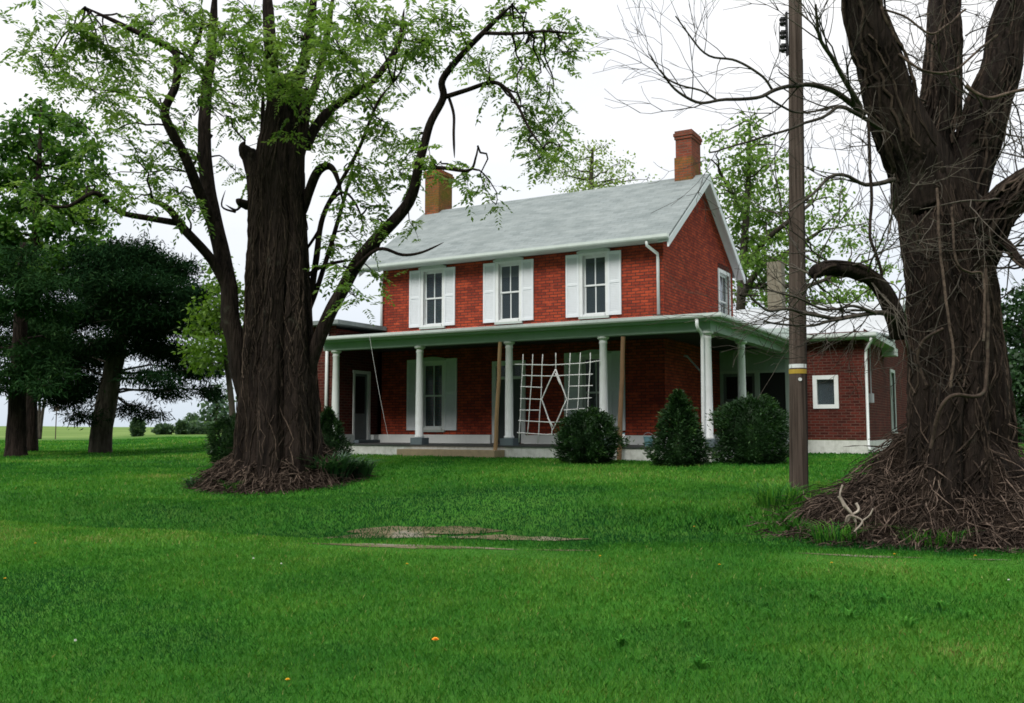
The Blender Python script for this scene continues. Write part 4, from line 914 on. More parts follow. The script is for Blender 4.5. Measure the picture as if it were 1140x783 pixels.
def RB_(pts, D=DR, fork=3, flen=.9, seed=0):
    sp, rr = limb_path(pts, D); 
    for i in range(1, len(sp) - 1): sp[i] = sp[i] + Vector([noise.noise((sp[i].x * 3 + seed, sp[i].z * 3, k_ * 9.0)) for k_ in range(3)]) * .03
    tm.tint = rnd.choice((.35, .45, .6)); tm.tube(sp, rr, 6, cap=False)
    for b in range(fork * 2):
        i = rnd.randint(2, len(sp) - 1); d = (sp[i] - sp[i - 1]).normalized(); v = Vector((rnd.gauss(0, .7), rnd.gauss(0, .7), rnd.gauss(.1, .7)))
        twigs(tm, sp[i], d + v * .7, flen * rnd.uniform(.6, 1.3), max(.004, rr[i] * .5), 2, rnd, .12, .6, (1, 3), minr=.0022)
RB_([(962, 128, 4, -.3), (935, 105, 3.2, -.6), (905, 95, 2.8, -.9), (870, 97, 2.5, -1.2), (842, 108, 2.2, -1.4), (800, 112, 1.9, -1.6), (775, 113, 1.7, -1.7), (752, 100, 1.4, -1.8), (735, 78, 1, -1.9)], fork=4, seed=1)
RB_([(860, 100, 1.6, -1.2), (848, 85, 1.5, -1.3), (820, 68, 1.4, -1.4), (790, 62, 1.2, -1.6), (768, 40, 1, -1.7), (752, 18, .8, -1.8)], fork=4, seed=2)
RB_([(800, 112, 1.4, -1.6), (780, 100, 1.2, -1.7), (745, 90, 1, -1.8), (722, 60, .7, -1.9)], fork=3, seed=3)
RB_([(850, 105, 1.3, -1.3), (870, 118, 1.3, -1.2), (890, 125, 1.3, -1), (930, 118, 1.4, -.7)], fork=2, seed=4)
RB_([(958, 120, 3.4, -.3), (930, 70, 2.6, -.8), (912, 40, 2, -1.1), (908, 5, 1.5, -1.3)], fork=4, seed=5)
RB_([(985, 145, 3, -.3), (940, 120, 2.4, -.8), (920, 128, 2, -1), (880, 145, 1.6, -1.3), (840, 155, 1.3, -1.5), (790, 170, .9, -1.8)], fork=3, seed=6)
RB_([(995, 200, 3, -.3), (965, 205, 2.4, -.6), (930, 195, 2, -.9), (905, 215, 1.6, -1.1), (880, 235, 1.2, -1.3)], fork=3, seed=7)
RB_([(1000, 355, 3.6, -.4), (980, 348, 3, -.7), (945, 353, 2.6, -1), (910, 352, 2.2, -1.3), (880, 345, 1.8, -1.5), (855, 345, 1.5, -1.7), (835, 330, 1.1, -1.9)], fork=4, seed=8)
RB_([(955, 352, 2, -1), (925, 358, 1.7, -1.2), (890, 362, 1.4, -1.4), (850, 358, 1, -1.6)], fork=3, seed=9)
RB_([(975, 350, 2, -.8), (950, 340, 1.7, -1), (920, 345, 1.5, -1.2), (880, 328, 1.2, -1.5), (850, 322, .8, -1.8)], fork=3, seed=10)
for sp in rl:
    for b in range(17):
        i = rnd.randint(3, len(sp) - 1); v = Vector((rnd.gauss(0, 1), rnd.gauss(-.2, .8), rnd.gauss(.1, .7)))
        tm.tint = rnd.choice((.3, .45, .65)); twigs(tm, sp[i], v, rnd.uniform(.7, 1.6), rnd.uniform(.010, .02), 3, rnd, .05, .8, (2, 3), minr=.0028)
for px, py in ((1010, 60), (1085, 70), (1085, 110), (1120, 150), (1100, 190), (1020, 20), (1075, 40), (1125, 110), (1130, 320), (1120, 250), (1000, 220), (990, 260), (985, 300)):
    p0 = at(px, py, DR + rnd.uniform(-.6, .8))
    tm.tint = rnd.choice((.4, .6, .8)); twigs(tm, p0, Vector((rnd.gauss(0, 1), rnd.gauss(0, .6), rnd.gauss(.2, .6))), rnd.uniform(.8, 1.5), .014, 3, rnd, .0, .9, (2, 3), minr=.003)
tm.build('bare_twigs', M['twig'], rt_, origin=RB, smooth=True)
roots(RB, .45, 1.75, 1.15, 10, M['bark_right'], rt_, 9)
# hanging and climbing vines
vm = MB()
def hang(pts, r, tint):
    sp, _ = limb_path([(x, y, 1, e) for x, y, e in pts], DR)
    sp = [p + Vector([noise.noise((p.x * 4, p.z * 4, k_ * 5.0 + r * 99)) for k_ in range(3)]) * .02 for p in sp]; vm.tint = tint; vm.tube(sp, r, 7, cap=False)
hang([(966, 135, -.6), (969, 190, -.6), (970, 235, -.55), (968, 262, -.55), (978, 290, -.5), (982, 318, -.4)], .020, .28)
hang([(1043, 210, -1.0), (1046, 260, -1.05), (1050, 310, -1.1), (1058, 370, -1.15), (1062, 400, -1.2), (1058, 432, -1.2)], .017, 1.0)
hang([(1060, 230, -1.0), (1064, 290, -1.05), (1078, 303, -1.0), (1094, 305, -.9), (1096, 340, -.95), (1095, 380, -1)], .015, .9)
hang([(1098, 300, -.8), (1100, 360, -.9), (1098, 420, -1), (1092, 440, -1.1), (1062, 440, -1.25), (1048, 452, -1.2), (1040, 480, -1.1), (1036, 500, -1.1)], .022, .55)
hang([(1000, 60, -.6), (1025, 78, -.7), (1060, 80, -.6), (1090, 55, -.4), (1110, 40, -.3)], .016, .9)
hang([(1075, 95, -.6), (1100, 110, -.6), (1120, 105, -.6), (1145, 98, -.6)], .022, 1.1)
hang([(985, 10, -.7), (1010, 20, -.7), (1035, 38, -.7), (1055, 28, -.6), (1075, 10, -.5)], .014, .9)
hang([(1032, 430, -1.1), (1022, 400, -1.05), (1028, 380, -1.1), (1050, 365, -1.15)], .018, .45)
hug(vm, bvhR, [p.z for p in core2], [p.x for p in core2], [p.y for p in core2], 900, RB.z, RB.z + 3.6, (.4, 2.0), (.003, .004, .006, .008, .013), (.14, .2, .26, .34, .45, .7), 17, .09)
vm.build('climbing_vine', M['vine'], rt_, origin=RB, smooth=True)
HB = at(1064, 584, DR); HB.z = G(HB.x, HB.y)
heap(HB, 2.15, 1.65, 'brush_heap', 'big brown brush pile of dead vines under the bare tree', 'brush pile', 8, (1, .80), 1.45, 4200, long=.8, rr=(.003, .004, .006, .008, .012))
# one bleached branch lying on the pile
fb = thing('fallen_branch', onground(945, 590), 'bleached forked branch lying on the near left edge of the brush pile', 'branch')
m = MB(); fo = fb.location
for pts, r in (([(934, 552), (940, 562), (948, 572), (953, 582)], .022), ([(953, 560), (956, 568), (948, 574), (942, 582), (945, 574), (960, 580), (951, 592)], .016), ([(938, 540), (935, 552), (940, 566)], .012), ([(960, 580), (968, 574), (972, 566)], .011)):
    D = 10.85; sp = smooth_path([at(x, y, D - .02 * i) for i, (x, y) in enumerate(pts)], 4); m.tube(sp, [r * (1 - .4 * i / len(sp)) for i in range(len(sp))], 8)
lowest = min(v[2] for v in m.v); 
m.build('branch', M['pale_stick'], fb, origin=fo, smooth=True)

# ------------------------------------------------------------------ utility pole
PB = at(889, 550, 14.5); PB.z = G(PB.x, PB.y)
up = thing('utility_pole', PB, 'tall weathered wooden utility pole with a yellow and white band', 'utility pole')
PT = at(887, 8, 14.5) + Vector((0, 0, 1.4))
m = MB(); n = 26
m.tube([(PB - Vector((0, 0, .2))).lerp(PT, i / n) for i in range(n + 1)], [.142 - .044 * i / n for i in range(n + 1)], 20, lump=lambda p, a, t: 1 + .03 * noise.noise((math.cos(a) * 3, math.sin(a) * 3, p.z * .4)))
m.build('pole_shaft', M['greywood'], up, origin=PB, smooth=True)
def poleband(z0, z1, r, mat, name):
    m = MB(); m.lathe([(r, z0), (r, z1)], n=20); m.build(name, M[mat], up)
def ctr(z): t = (z + .2) / (PT.z - PB.z + .2); c = (PB - Vector((0, 0, .2))).lerp(PT, t) - PB; return c
for z, h_, nm, mat, r in ((at(0, 414, 14.5).z - PB.z, .034, 'yellow_band', 'yellow', .1375), (at(0, 408, 14.5).z - PB.z, .030, 'white_band', 'white', .134)):
    m = MB(); c = ctr(z); m.lathe([(r, z - h_), (r, z + h_)], c.x, c.y, 20); m.build(nm, M[mat], up)
z = at(0, 423, 14.5).z - PB.z; c = ctr(z); m = MB(); m.lathe([(.028, 0), (.028, .012)], n=12); m.v = [(c.x + v[0] - .01, c.y - .136 - v[2], z + v[1]) for v in m.v]; m.build('marker_disc', M['white'], up)
rk = MB(); zt, zb = at(0, 14, 14.5).z - PB.z, at(0, 62, 14.5).z - PB.z; c = ctr(zt)
rk.box(c.x - .16, c.x - .13, c.y - .03, c.y + .03, zb, zt)
for z in (zb + .02, zt - .02): rk.tube([(c.x, c.y, z), (c.x - .16, c.y, z)], .012, 6)
rack = rk.build('insulator_rack', M['black'], up)
for i in range(3):
    z = zb + .12 + i * .22; q = MB(); q.lathe([(.025, z - .06), (.05, z - .05), (.052, z - .02), (.028, z), (.052, z + .02), (.05, z + .05), (.025, z + .06)], c.x - .21, c.y, 12); q.build('insulator', M['black'], rack, smooth=True)
    q = MB(); q.tube([(c.x - .14, c.y, z + .075), (c.x - .23, c.y, z + .075), (c.x - .23, c.y, z - .075), (c.x - .14, c.y, z - .075)], .010, 5); q.build('clevis', M['black'], rack)
gw = MB()
for t_ in range(24):
    z0_ = .02 + (zb - .1) * t_ / 24; z1_ = .02 + (zb - .1) * (t_ + 1) / 24; c0, c1 = ctr(z0_), ctr(z1_); r0 = .146 - .044 * z0_ / (PT.z - PB.z); r1 = .146 - .044 * z1_ / (PT.z - PB.z); a_ = -.55
    gw.tube([(c0.x + math.cos(a_) * r0, c0.y + math.sin(a_) * r0, z0_), (c1.x + math.cos(a_) * r1, c1.y + math.sin(a_) * r1, z1_)], .005, 5)
gw.build('ground_wire', M['black'], up)
c = ctr(zt)
q = MB(); q.tube([(c.x - .20, c.y, zt - .1), (c.x - .27, c.y - .02, zt - .25), (c.x - .26, c.y, zb + .1), (c.x - .3, c.y, zb - .05)], .008, 5); q.build('wire_tail', M['black'], rack)

# ------------------------------------------------------------------ evergreens by the porch
def bush(name, px, pyb, D, w, h, shape, label, cat='shrub', mat='yew', n=9000, leafs=.075, asp=.3, dz=0, group=None):
    b = at(px, pyb, D); b.z = G(b.x, b.y) + dz; root = thing(name, b, label, cat, group)
    r = w / 2
    u = RNG.random(n); th = RNG.random(n) * 2 * math.pi
    if shape == 'cone': prof = lambda t: np.clip(np.minimum(1.0, .72 + t * 1.6) * (1 - np.clip((t - .15) / .87, 0, 1) ** 1.25) + .05, .03, 1)
    elif shape == 'broad': prof = lambda t: np.sqrt(np.clip(1 - ((t - .42) / .60) ** 2, .02, 1)) 
    else: prof = lambda t: np.sqrt(np.clip(1 - ((t - .46) / .56) ** 2, .02, 1))
    pos = np.zeros((n, 3)); ln = np.zeros(n); 
    lump = np.array([1 + .42 * noise.noise((math.cos(a) * 2.2 + px, math.sin(a) * 2.2, q * 3.5)) + .34 * noise.noise((math.cos(a) * 5.5, math.sin(a) * 5.5 + px, q * 8)) for a, q in zip(th, u)])
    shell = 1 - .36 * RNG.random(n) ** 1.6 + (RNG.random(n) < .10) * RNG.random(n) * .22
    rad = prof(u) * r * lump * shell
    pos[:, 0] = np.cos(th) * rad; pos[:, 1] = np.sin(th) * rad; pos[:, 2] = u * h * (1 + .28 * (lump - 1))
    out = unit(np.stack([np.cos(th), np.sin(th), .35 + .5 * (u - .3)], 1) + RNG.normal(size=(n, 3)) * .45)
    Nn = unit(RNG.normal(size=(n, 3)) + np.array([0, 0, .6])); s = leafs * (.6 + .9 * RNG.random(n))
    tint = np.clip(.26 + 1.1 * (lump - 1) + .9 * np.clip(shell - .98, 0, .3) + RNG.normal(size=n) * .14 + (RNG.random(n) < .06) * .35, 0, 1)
    Q = [leaf_quads(pos + np.array(b), out, Nn, s, s * asp)]; TQ = [tint]
    pick = RNG.choice(n, 70 if n > 3000 else 10, replace=False)
    for i_ in pick:
        if shell[i_] < .8: continue
        ax_ = unit(out[i_] + np.array([0, 0, .9]) + RNG.normal(size=3) * .3); L_ = RNG.uniform(.08, .26) * (1 if n > 3000 else 2.5); q_ = 16; tt_ = np.linspace(0, 1, q_)
        pp = pos[i_] + np.array(b) + ax_[None] * (tt_ * L_)[:, None]; aa = unit(ax_[None] * .8 + RNG.normal(size=(q_, 3)) * .8); l_ = leafs * (.9 - .4 * tt_)
        Q.append(leaf_quads(pp, aa, unit(RNG.normal(size=(q_, 3)) + np.array([0, 0, .5])), l_, l_ * asp)); TQ.append(np.clip(.45 + .3 * tt_ + RNG.normal(size=q_) * .1, 0, 1))
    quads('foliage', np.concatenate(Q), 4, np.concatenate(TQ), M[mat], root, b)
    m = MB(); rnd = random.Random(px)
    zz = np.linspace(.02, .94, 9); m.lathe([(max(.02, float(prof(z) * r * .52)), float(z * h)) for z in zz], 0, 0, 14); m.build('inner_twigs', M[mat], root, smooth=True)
    m = MB()
    for i in range(5): m.tube([(rnd.gauss(0, .04), rnd.gauss(0, .04), -.05), (rnd.gauss(0, r * .25), rnd.gauss(0, r * .25), h * .35), (rnd.gauss(0, r * .3), rnd.gauss(0, r * .3), h * .6)], [.03, .02, .012], 6)
    m.build('stem', M['bark_far'], root); return root
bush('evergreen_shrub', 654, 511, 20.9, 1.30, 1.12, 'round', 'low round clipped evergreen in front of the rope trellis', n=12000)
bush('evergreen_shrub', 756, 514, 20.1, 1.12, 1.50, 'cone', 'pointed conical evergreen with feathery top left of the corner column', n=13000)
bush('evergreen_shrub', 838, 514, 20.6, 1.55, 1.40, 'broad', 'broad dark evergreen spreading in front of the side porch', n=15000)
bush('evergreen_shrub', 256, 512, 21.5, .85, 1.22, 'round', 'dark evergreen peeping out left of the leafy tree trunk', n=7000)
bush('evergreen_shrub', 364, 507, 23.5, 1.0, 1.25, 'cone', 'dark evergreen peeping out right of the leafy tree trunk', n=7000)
def clump(name, px, py, w, h, label, n, mat='bladeleaf', wid=.03, cat='plant', group=None, lean=.5, dz=0.0):
    b = onground(px, py); root_o = b; N = n; rad = w / 2
    a = RNG.random(N) * 6.283; r = np.sqrt(RNG.random(N)) * rad; base = np.stack([b.x + np.cos(a) * r, b.y + np.sin(a) * r * .7, np.zeros(N)], 1); base[:, 2] = gz(base[:, 0], base[:, 1]) + dz
    base[:, :2] = np.array([b.x, b.y]) + (base[:, :2] - np.array([b.x, b.y])) * (1 if n > 40 else .25)
    d = np.stack([np.cos(a) + RNG.normal(size=N) * .8, np.sin(a) + RNG.normal(size=N) * .8, np.zeros(N)], 1) * lean; hh = h * (.5 + .6 * RNG.random(N))
    s = unit(np.cross(d + 1e-3, np.array([0, 0, 1.0]))) * wid
    p1 = base + d * hh[:, None] * .35 + np.array([0, 0, 1]) * hh[:, None] * .7; p2 = base + d * hh[:, None] * 1.1 + np.array([0, 0, 1]) * hh[:, None] * .85
    V = np.concatenate([np.stack([base - s * .5, base + s * .5, p1 + s * .5, p1 - s * .5], 1), np.stack([p1 - s * .5, p1 + s * .5, p2 + s * .05, p2 - s * .05], 1)])
    t = np.clip(RNG.random(N) * .8, 0, 1)
    return tag(quads(name, V, 4, np.concatenate([t, t]), M[mat], None, tuple(b)), label, cat, group)
clump('leafy_clump', 362, 538, .85, .62, 'blue green leafy clump at the right foot of the leafy tree, nearer the trunk', 520, wid=.034)
clump('leafy_clump', 394, 533, .62, .44, 'blue green leafy clump out on the lawn right of the heap of roots', 330, wid=.03)
clump('leafy_clump', 312, 528, .35, .5, 'small bright green sprig growing on the heap of roots', 70, 'weed', .05, dz=.22)
clump('leafy_clump', 262, 548, .4, .26, 'tuft of long grass in front of the left part of the heap of roots', 130, 'grass', .012)
clump('leafy_clump', 930, 606, .5, .30, 'tuft of long grass before the near left edge of the brush pile', 220, 'grass', .010)
clump('leafy_clump', 868, 566, .6, .40, 'tall grass tuft left of the utility pole foot', 320, 'grass', .012)
clump('leafy_clump', 1040, 612, .7, .30, 'long grass before the middle of the brush pile', 300, 'grass', .010)
clump('leafy_clump', 222, 543, .5, .22, 'low dark weeds at the left edge of the heap of roots', 90)
for px, py, w in ((858, 560, .55), (872, 568, .5)):
    pass

# ------------------------------------------------------------------ trees behind and beside
def far_tree(name, label, px, pyb, D, trunk, blobs, mat, per, size, clumpr, barkm='bark_far', dep=2.0, branches=True, asp=.55, pc=14, seed=1, flat=1.0, droop=.2, twig_r=.05, limbs_=()):
    b = at(px, pyb, D); b.z = G(b.x, b.y); root = thing(name, b, label, 'tree'); s = D / FPX
    m = MB(); sp, rr = limb_path([(x, y, w, 0) for x, y, w in trunk], D); sp[0].z = min(sp[0].z, b.z - .1)
    m.tube(sp, rr, 16, lump=lumpf(seed, .12, 2.5, .5)); m.build('trunk', M[barkm], root, origin=b, smooth=True)
    bl = []; rnd = random.Random(seed); bm_ = MB(); nod = list(sp[len(sp) // 3:])
    for pts in limbs_:
        q, r_ = limb_path([(x, y, w, rnd.uniform(-.6, .6)) for x, y, w in pts], D); bm_.tube(q, r_, 7, cap=False); nod += q
    for px_, py_, rx, ry, *dn in blobs:
        dz = rnd.uniform(-dep, dep); B = (at(px_, py_, D + dz), (rx * s, min(dep, max(rx, ry) * s), ry * s), (dn[0] if dn else 1.0) * rx * ry / 600.0); bl.append(B)
        if branches:
            q = min(nod, key=lambda n_: (n_ - B[0]).length + max(0, n_.z - B[0].z) * .8)
            bm_.tube(bez(q, B[0], 6, .1, .12, px_), [twig_r * (1 - .13 * i) for i in range(7)], 5, cap=False)
            for j in range(4):
                e = B[0] + Vector((rnd.uniform(-1, 1) * rx * s, rnd.uniform(-1, 1) * dep * .6, rnd.uniform(-1, 1) * ry * s)); bm_.tube(bez(B[0], e, 4, .05, .15, j), [twig_r * .3, twig_r * .25, twig_r * .2, twig_r * .15, twig_r * .1], 4, cap=False)
    if bm_.v: bm_.build('branches', M[barkm], root, origin=b, smooth=True)
    V, t = blob_leaves(bl, per, size, asp, clumpr, pc, droop, flat)
    quads('crown', V, 4, t, M[mat], root, b); return root
far_tree('pine_tree', 'dark spreading pine with a leaning grey trunk on the left lawn', 112, 505, 34, [(112, 508, 13), (113, 480, 11.5), (118, 450, 11), (124, 420, 10), (131, 390, 9), (140, 350, 7), (148, 310, 5), (152, 285, 3)],
    [(150, 282, 32, 14), (118, 292, 38, 16), (190, 300, 34, 14), (92, 312, 32, 16), (216, 328, 26, 12), (150, 320, 60, 20), (102, 348, 40, 20), (172, 352, 46, 18), (226, 366, 24, 11), (118, 384, 30, 12), (165, 384, 26, 9), (92, 398, 36, 18), (192, 394, 38, 12), (62, 372, 24, 20), (214, 414, 26, 9), (170, 420, 30, 8, .8), (92, 428, 26, 13), (74, 440, 26, 16), (190, 436, 24, 7, .8), (232, 436, 18, 8, .8), (146, 456, 20, 6, .8), (96, 464, 20, 6, .7), (168, 462, 18, 5, .7), (60, 408, 24, 18), (210, 346, 20, 12), (130, 340, 40, 18), (160, 366, 40, 10), (245, 410, 16, 7, .7)],
    'needle', 5200, .20, .42, dep=2.6, asp=.2, pc=26, seed=4, flat=.6, droop=.1, twig_r=.055, barkm='bark_far')
far_tree('maple_tree', 'bright leafy maple rising above the dark pines at the left edge', 34, 503, 36, [(34, 506, 8), (34, 450, 7), (36, 400, 6.5), (38, 330, 6), (40, 250, 4), (44, 170, 2.4), (45, 125, 1.2)],
    [(45, 122, 12, 9, .9), (60, 135, 12, 10, .8), (20, 140, 14, 11, .8), (85, 142, 13, 10, .8), (48, 158, 16, 11, .8), (100, 165, 14, 9, .7), (12, 165, 14, 11, .8), (72, 172, 17, 12, .9), (35, 185, 18, 12, .8), (110, 190, 12, 8, .7), (8, 200, 16, 13, .8), (78, 202, 18, 11, .8), (50, 215, 18, 12, .9), (108, 218, 14, 9, .7), (20, 232, 20, 12, .9), (80, 236, 20, 11, .9), (55, 252, 20, 11), (0, 255, 20, 14), (108, 250, 13, 9, .7), (92, 270, 18, 10, .8), (30, 275, 24, 12), (68, 288, 20, 11), (0, 296, 24, 14, .8), (40, 305, 24, 12, .8), (-30, 280, 30, 40, .7), (-30, 200, 24, 40, .7), (118, 280, 14, 8, .8), (100, 300, 14, 9, .6)],
    'leaf_maple', 1700, .21, .42, dep=2.2, seed=5, asp=.7, twig_r=.06, barkm='bark_left')
far_tree('pine_tree', 'dark pine with a straight black trunk at the left edge of the photo', 18, 508, 31, [(18, 512, 14), (18, 496, 10.5), (19, 450, 9), (21, 400, 8), (23, 350, 7), (25, 300, 5), (26, 270, 3)],
    [(26, 285, 22, 9, .7), (8, 305, 30, 12), (45, 318, 30, 11), (20, 335, 40, 13), (-20, 345, 30, 16), (58, 348, 22, 12), (25, 362, 40, 13), (64, 378, 20, 12), (0, 385, 34, 13), (42, 395, 30, 12), (20, 415, 34, 11), (60, 412, 18, 12), (46, 430, 20, 7, .8), (-5, 430, 20, 8, .8), (-40, 390, 24, 40)],
    'needle_light', 3300, .20, .40, dep=2.4, asp=.2, pc=26, seed=14, flat=.6, droop=.1, twig_r=.05, barkm='bark_left')
far_tree('sapling_tree', 'yellow green young tree behind the leafy tree trunk', 262, 500, 26, [(262, 502, 4), (258, 450, 3.5), (252, 400, 3), (245, 350, 2)],
    [(250, 320, 18, 14), (232, 345, 20, 14), (255, 355, 18, 14), (220, 370, 16, 10), (240, 385, 22, 14), (258, 400, 16, 12), (228, 405, 16, 10), (245, 300, 12, 9, .7), (262, 335, 14, 14), (215, 395, 10, 7), (268, 380, 12, 14)], 'leaf_lime', 900, .14, .34, dep=.9, seed=6, asp=.6, twig_r=.03)
far_tree('tulip_tree', 'fresh green open tree rising behind the right gable of the house', 822, 440, 48, [(815, 470, 7), (818, 420, 6.5), (824, 350, 5.5), (828, 280, 4.6), (832, 220, 3.4), (834, 170, 2), (835, 135, 1)],
    [(834, 140, 6, 8, .8), (826, 158, 6, 6, .8), (845, 160, 6, 6, .7), (838, 175, 8, 7, .9), (820, 180, 7, 6, .8), (852, 186, 8, 6, .8), (832, 198, 10, 8, .9), (808, 190, 5, 5, .7), (800, 205, 6, 5, .7), (815, 212, 8, 6, .8), (862, 208, 7, 5, .8), (846, 215, 9, 7, .9), (826, 228, 10, 7), (806, 232, 7, 6, .7), (868, 230, 8, 6, .8), (848, 242, 11, 8), (820, 252, 9, 7), (880, 245, 9, 6, .8), (800, 160, 6, 5, .6), (786, 178, 4, 4, .6), (792, 150, 4, 4, .5), (862, 262, 12, 7), (836, 268, 12, 8), (888, 268, 9, 6, .8), (812, 275, 7, 7, .8), (842, 290, 13, 8), (872, 290, 12, 7), (905, 245, 8, 5, .7), (912, 280, 9, 6, .8), (935, 238, 7, 5, .6), (945, 270, 8, 6, .6), (820, 300, 8, 8, .9), (850, 312, 12, 7), (885, 315, 12, 7), (925, 308, 11, 6, .8), (780, 205, 6, 5, .6), (788, 225, 7, 6, .6), (795, 250, 7, 6, .7), (870, 180, 7, 5, .6), (878, 165, 5, 4, .5), (895, 195, 7, 5, .6), (920, 205, 7, 5, .5), (930, 220, 7, 5, .5), (955, 300, 9, 6, .7), (965, 322, 9, 6, .7), (940, 330, 12, 6, .8), (905, 335, 12, 5, .8), (860, 332, 12, 6), (830, 325, 9, 7), (880, 212, 6, 4, .6), (905, 215, 6, 4, .5), (895, 300, 9, 5, .8), (920, 255, 6, 4, .6), (960, 250, 6, 4, .5), (985, 300, 7, 5, .5), (975, 275, 6, 4, .5), (930, 345, 14, 5, .8), (985, 330, 8, 5, .6)],
    'leaf_fresh', 2500, .22, .62, dep=3.0, seed=8, asp=.7, twig_r=.06, barkm='bark_far',
    limbs_=[[(828, 300, 4), (850, 270, 3.4), (880, 245, 2.6), (905, 225, 1.6)], [(826, 330, 4), (845, 300, 3.5), (870, 285, 3), (910, 260, 2)], [(830, 240, 3), (815, 215, 2.4), (800, 190, 1.5)], [(828, 320, 3.5), (860, 318, 3), (900, 318, 2.4), (945, 300, 1.6)]])
far_tree('pale_tree', 'pale budding tree showing above the middle of the roof ridge', 655, 430, 62, [(655, 470, 6), (655, 330, 5), (656, 250, 4), (658, 200, 2.6), (660, 165, 1.3)],
    [(655, 168, 10, 8, .55), (672, 165, 10, 7, .5), (640, 180, 12, 8, .6), (665, 185, 14, 9, .7), (690, 182, 12, 8, .5), (625, 192, 12, 8, .6), (648, 200, 14, 8, .8), (680, 200, 14, 8, .7), (612, 198, 8, 6, .5), (705, 195, 8, 6, .35), (660, 215, 40, 8, .8), (720, 200, 7, 5, .3)],
    'leaf_pale', 1500, .20, .7, dep=3, seed=9, asp=.7, twig_r=.07)
far_tree('hedgerow_tree', 'dense green tree at the right edge beyond the bare tree', 1136, 500, 44, [(1150, 505, 9), (1150, 450, 8), (1146, 400, 6), (1142, 350, 4)],
    [(1125, 345, 16, 14, .6), (1145, 330, 18, 14, .6), (1115, 365, 12, 12, .6), (1140, 370, 22, 16, .8), (1130, 400, 20, 14), (1150, 410, 24, 18), (1135, 430, 20, 16), (1140, 460, 22, 18), (1128, 480, 16, 16), (1165, 380, 26, 40), (1165, 450, 26, 40)], 'yew', 1500, .22, .5, dep=2.4, seed=10, asp=.7)
far_tree('field_tree', 'blue green tree far off behind the left side of the big trunk', 242, 478, 95, [(242, 482, 2), (242, 465, 1.6), (242, 445, 1)],
    [(240, 440, 12, 9), (250, 455, 12, 9), (234, 458, 11, 9), (244, 468, 14, 8), (228, 468, 8, 6), (258, 468, 10, 8)], 'leaf_far', 700, .55, .9, dep=2, seed=12, asp=.7, twig_r=.06)
# thin bare trunked tree and far scrub at the field edge
b = at(44, 487, 62); b.z = G(b.x, b.y); tt_ = thing('ornamental_tree', b, 'slim small tree with three bare stems at the edge of the left field', 'tree'); m = MB()
for q in ([(44, 489), (42, 470), (39, 448), (36, 430)], [(44, 489), (46, 470), (49, 450), (54, 432)], [(44, 488), (44, 466), (44, 440)]):
    P, _ = limb_path([(x, y, 1, 0) for x, y in q], 62); m.tube(P, [.13 - .06 * i / len(P) for i in range(len(P))], 7)
m.build('stem', M['bark_far'], tt_, origin=b, smooth=True)
V, t = blob_leaves([(at(x, y, 62), (.7, .7, .45), .5) for x, y in ((36, 425), (54, 427), (44, 432), (28, 435), (62, 436))], 500, .3, .6, .4); quads('crown', V, 4, t, M['leaf_far'], tt_, b)
b = at(62, 480, 70); b.z = G(b.x, b.y); bh = thing('birdhouse', b, 'small birdhouse on a thin post out in the left field', 'birdhouse')
m = MB(); m.tube([(0, 0, -.1), (0, 0, at(62, 458, 70).z - b.z)], .04, 6); m.build('post', M['greywood'], bh)
z = at(62, 458, 70).z - b.z; m = MB(); m.box(-.16, .16, -.13, .13, z, z + .26); m.prism([(-.2, -.17, z + .26), (.2, -.17, z + .26), (0, -.17, z + .42)], (0, .34, 0)); m.build('box', M['greywood'], bh)
for px, py, D, w, h_, lab in ((153, 487, 72, .8, 1.25, 'upright field shrub standing alone right of the pine trunk'), (182, 488, 76, 1.3, .75, 'low rounded field shrub second from the pine trunk'), (203, 487, 76, .9, 1.0, 'bushy field shrub between the low shrub and the grassy row'), (224, 487, 78, 2.4, .9, 'wide pale field shrub nearest the big trunk'), (214, 477, 110, 1.5, 1.9, 'loose feathery shrub on the far skyline of the field')):
    bush('field_shrub', px, py, D, w, h_, 'round', lab, mat='leaf_fresh' if px == 222 else 'leaf_far', n=1500, leafs=.20, asp=.6, group='shrubs along the field edge')

# ------------------------------------------------------------------ lawn grass
VN = np.random.default_rng(99).random((256, 256))
def vnoise(x, y, sc, off=0):
    u, v = np.asarray(x) / sc + 40.3 + off, np.asarray(y) / sc + 17.7 + off; i, j = np.floor(u).astype(int), np.floor(v).astype(int); f, g = u - i, v - j
    f, g = f * f * (3 - 2 * f), g * g * (3 - 2 * g); q = lambda a, b: VN[a % 256, b % 256]
    return (q(i, j) * (1 - f) + q(i + 1, j) * f) * (1 - g) + (q(i, j + 1) * (1 - f) + q(i + 1, j + 1) * f) * g
PATCH = []                                                  # richer (dark) and drier (pale) spots seen in the lawn
for px_, py_, gs, ga in ((140, 700, .9, -.45), (60, 650, 1.2, -.25), (300, 690, .45, .35), (1095, 740, .35, .6), (960, 740, .3, .4), (640, 650, .9, .22), (780, 740, .6, -.25), (860, 565, .9, .5), (700, 572, 1.0, .38), (590, 575, 1.6, -.45), (480, 570, 1.5, -.3), (250, 565, 2.2, -.35), (600, 530, 2.0, .35), (100, 545, 2.5, .2), (150, 605, 1.5, .25), (1000, 650, 1.0, .15), (940, 510, 1.6, -.2)):
    g_ = onground(px_, py_); PATCH.append((g_.x, g_.y, gs, ga))
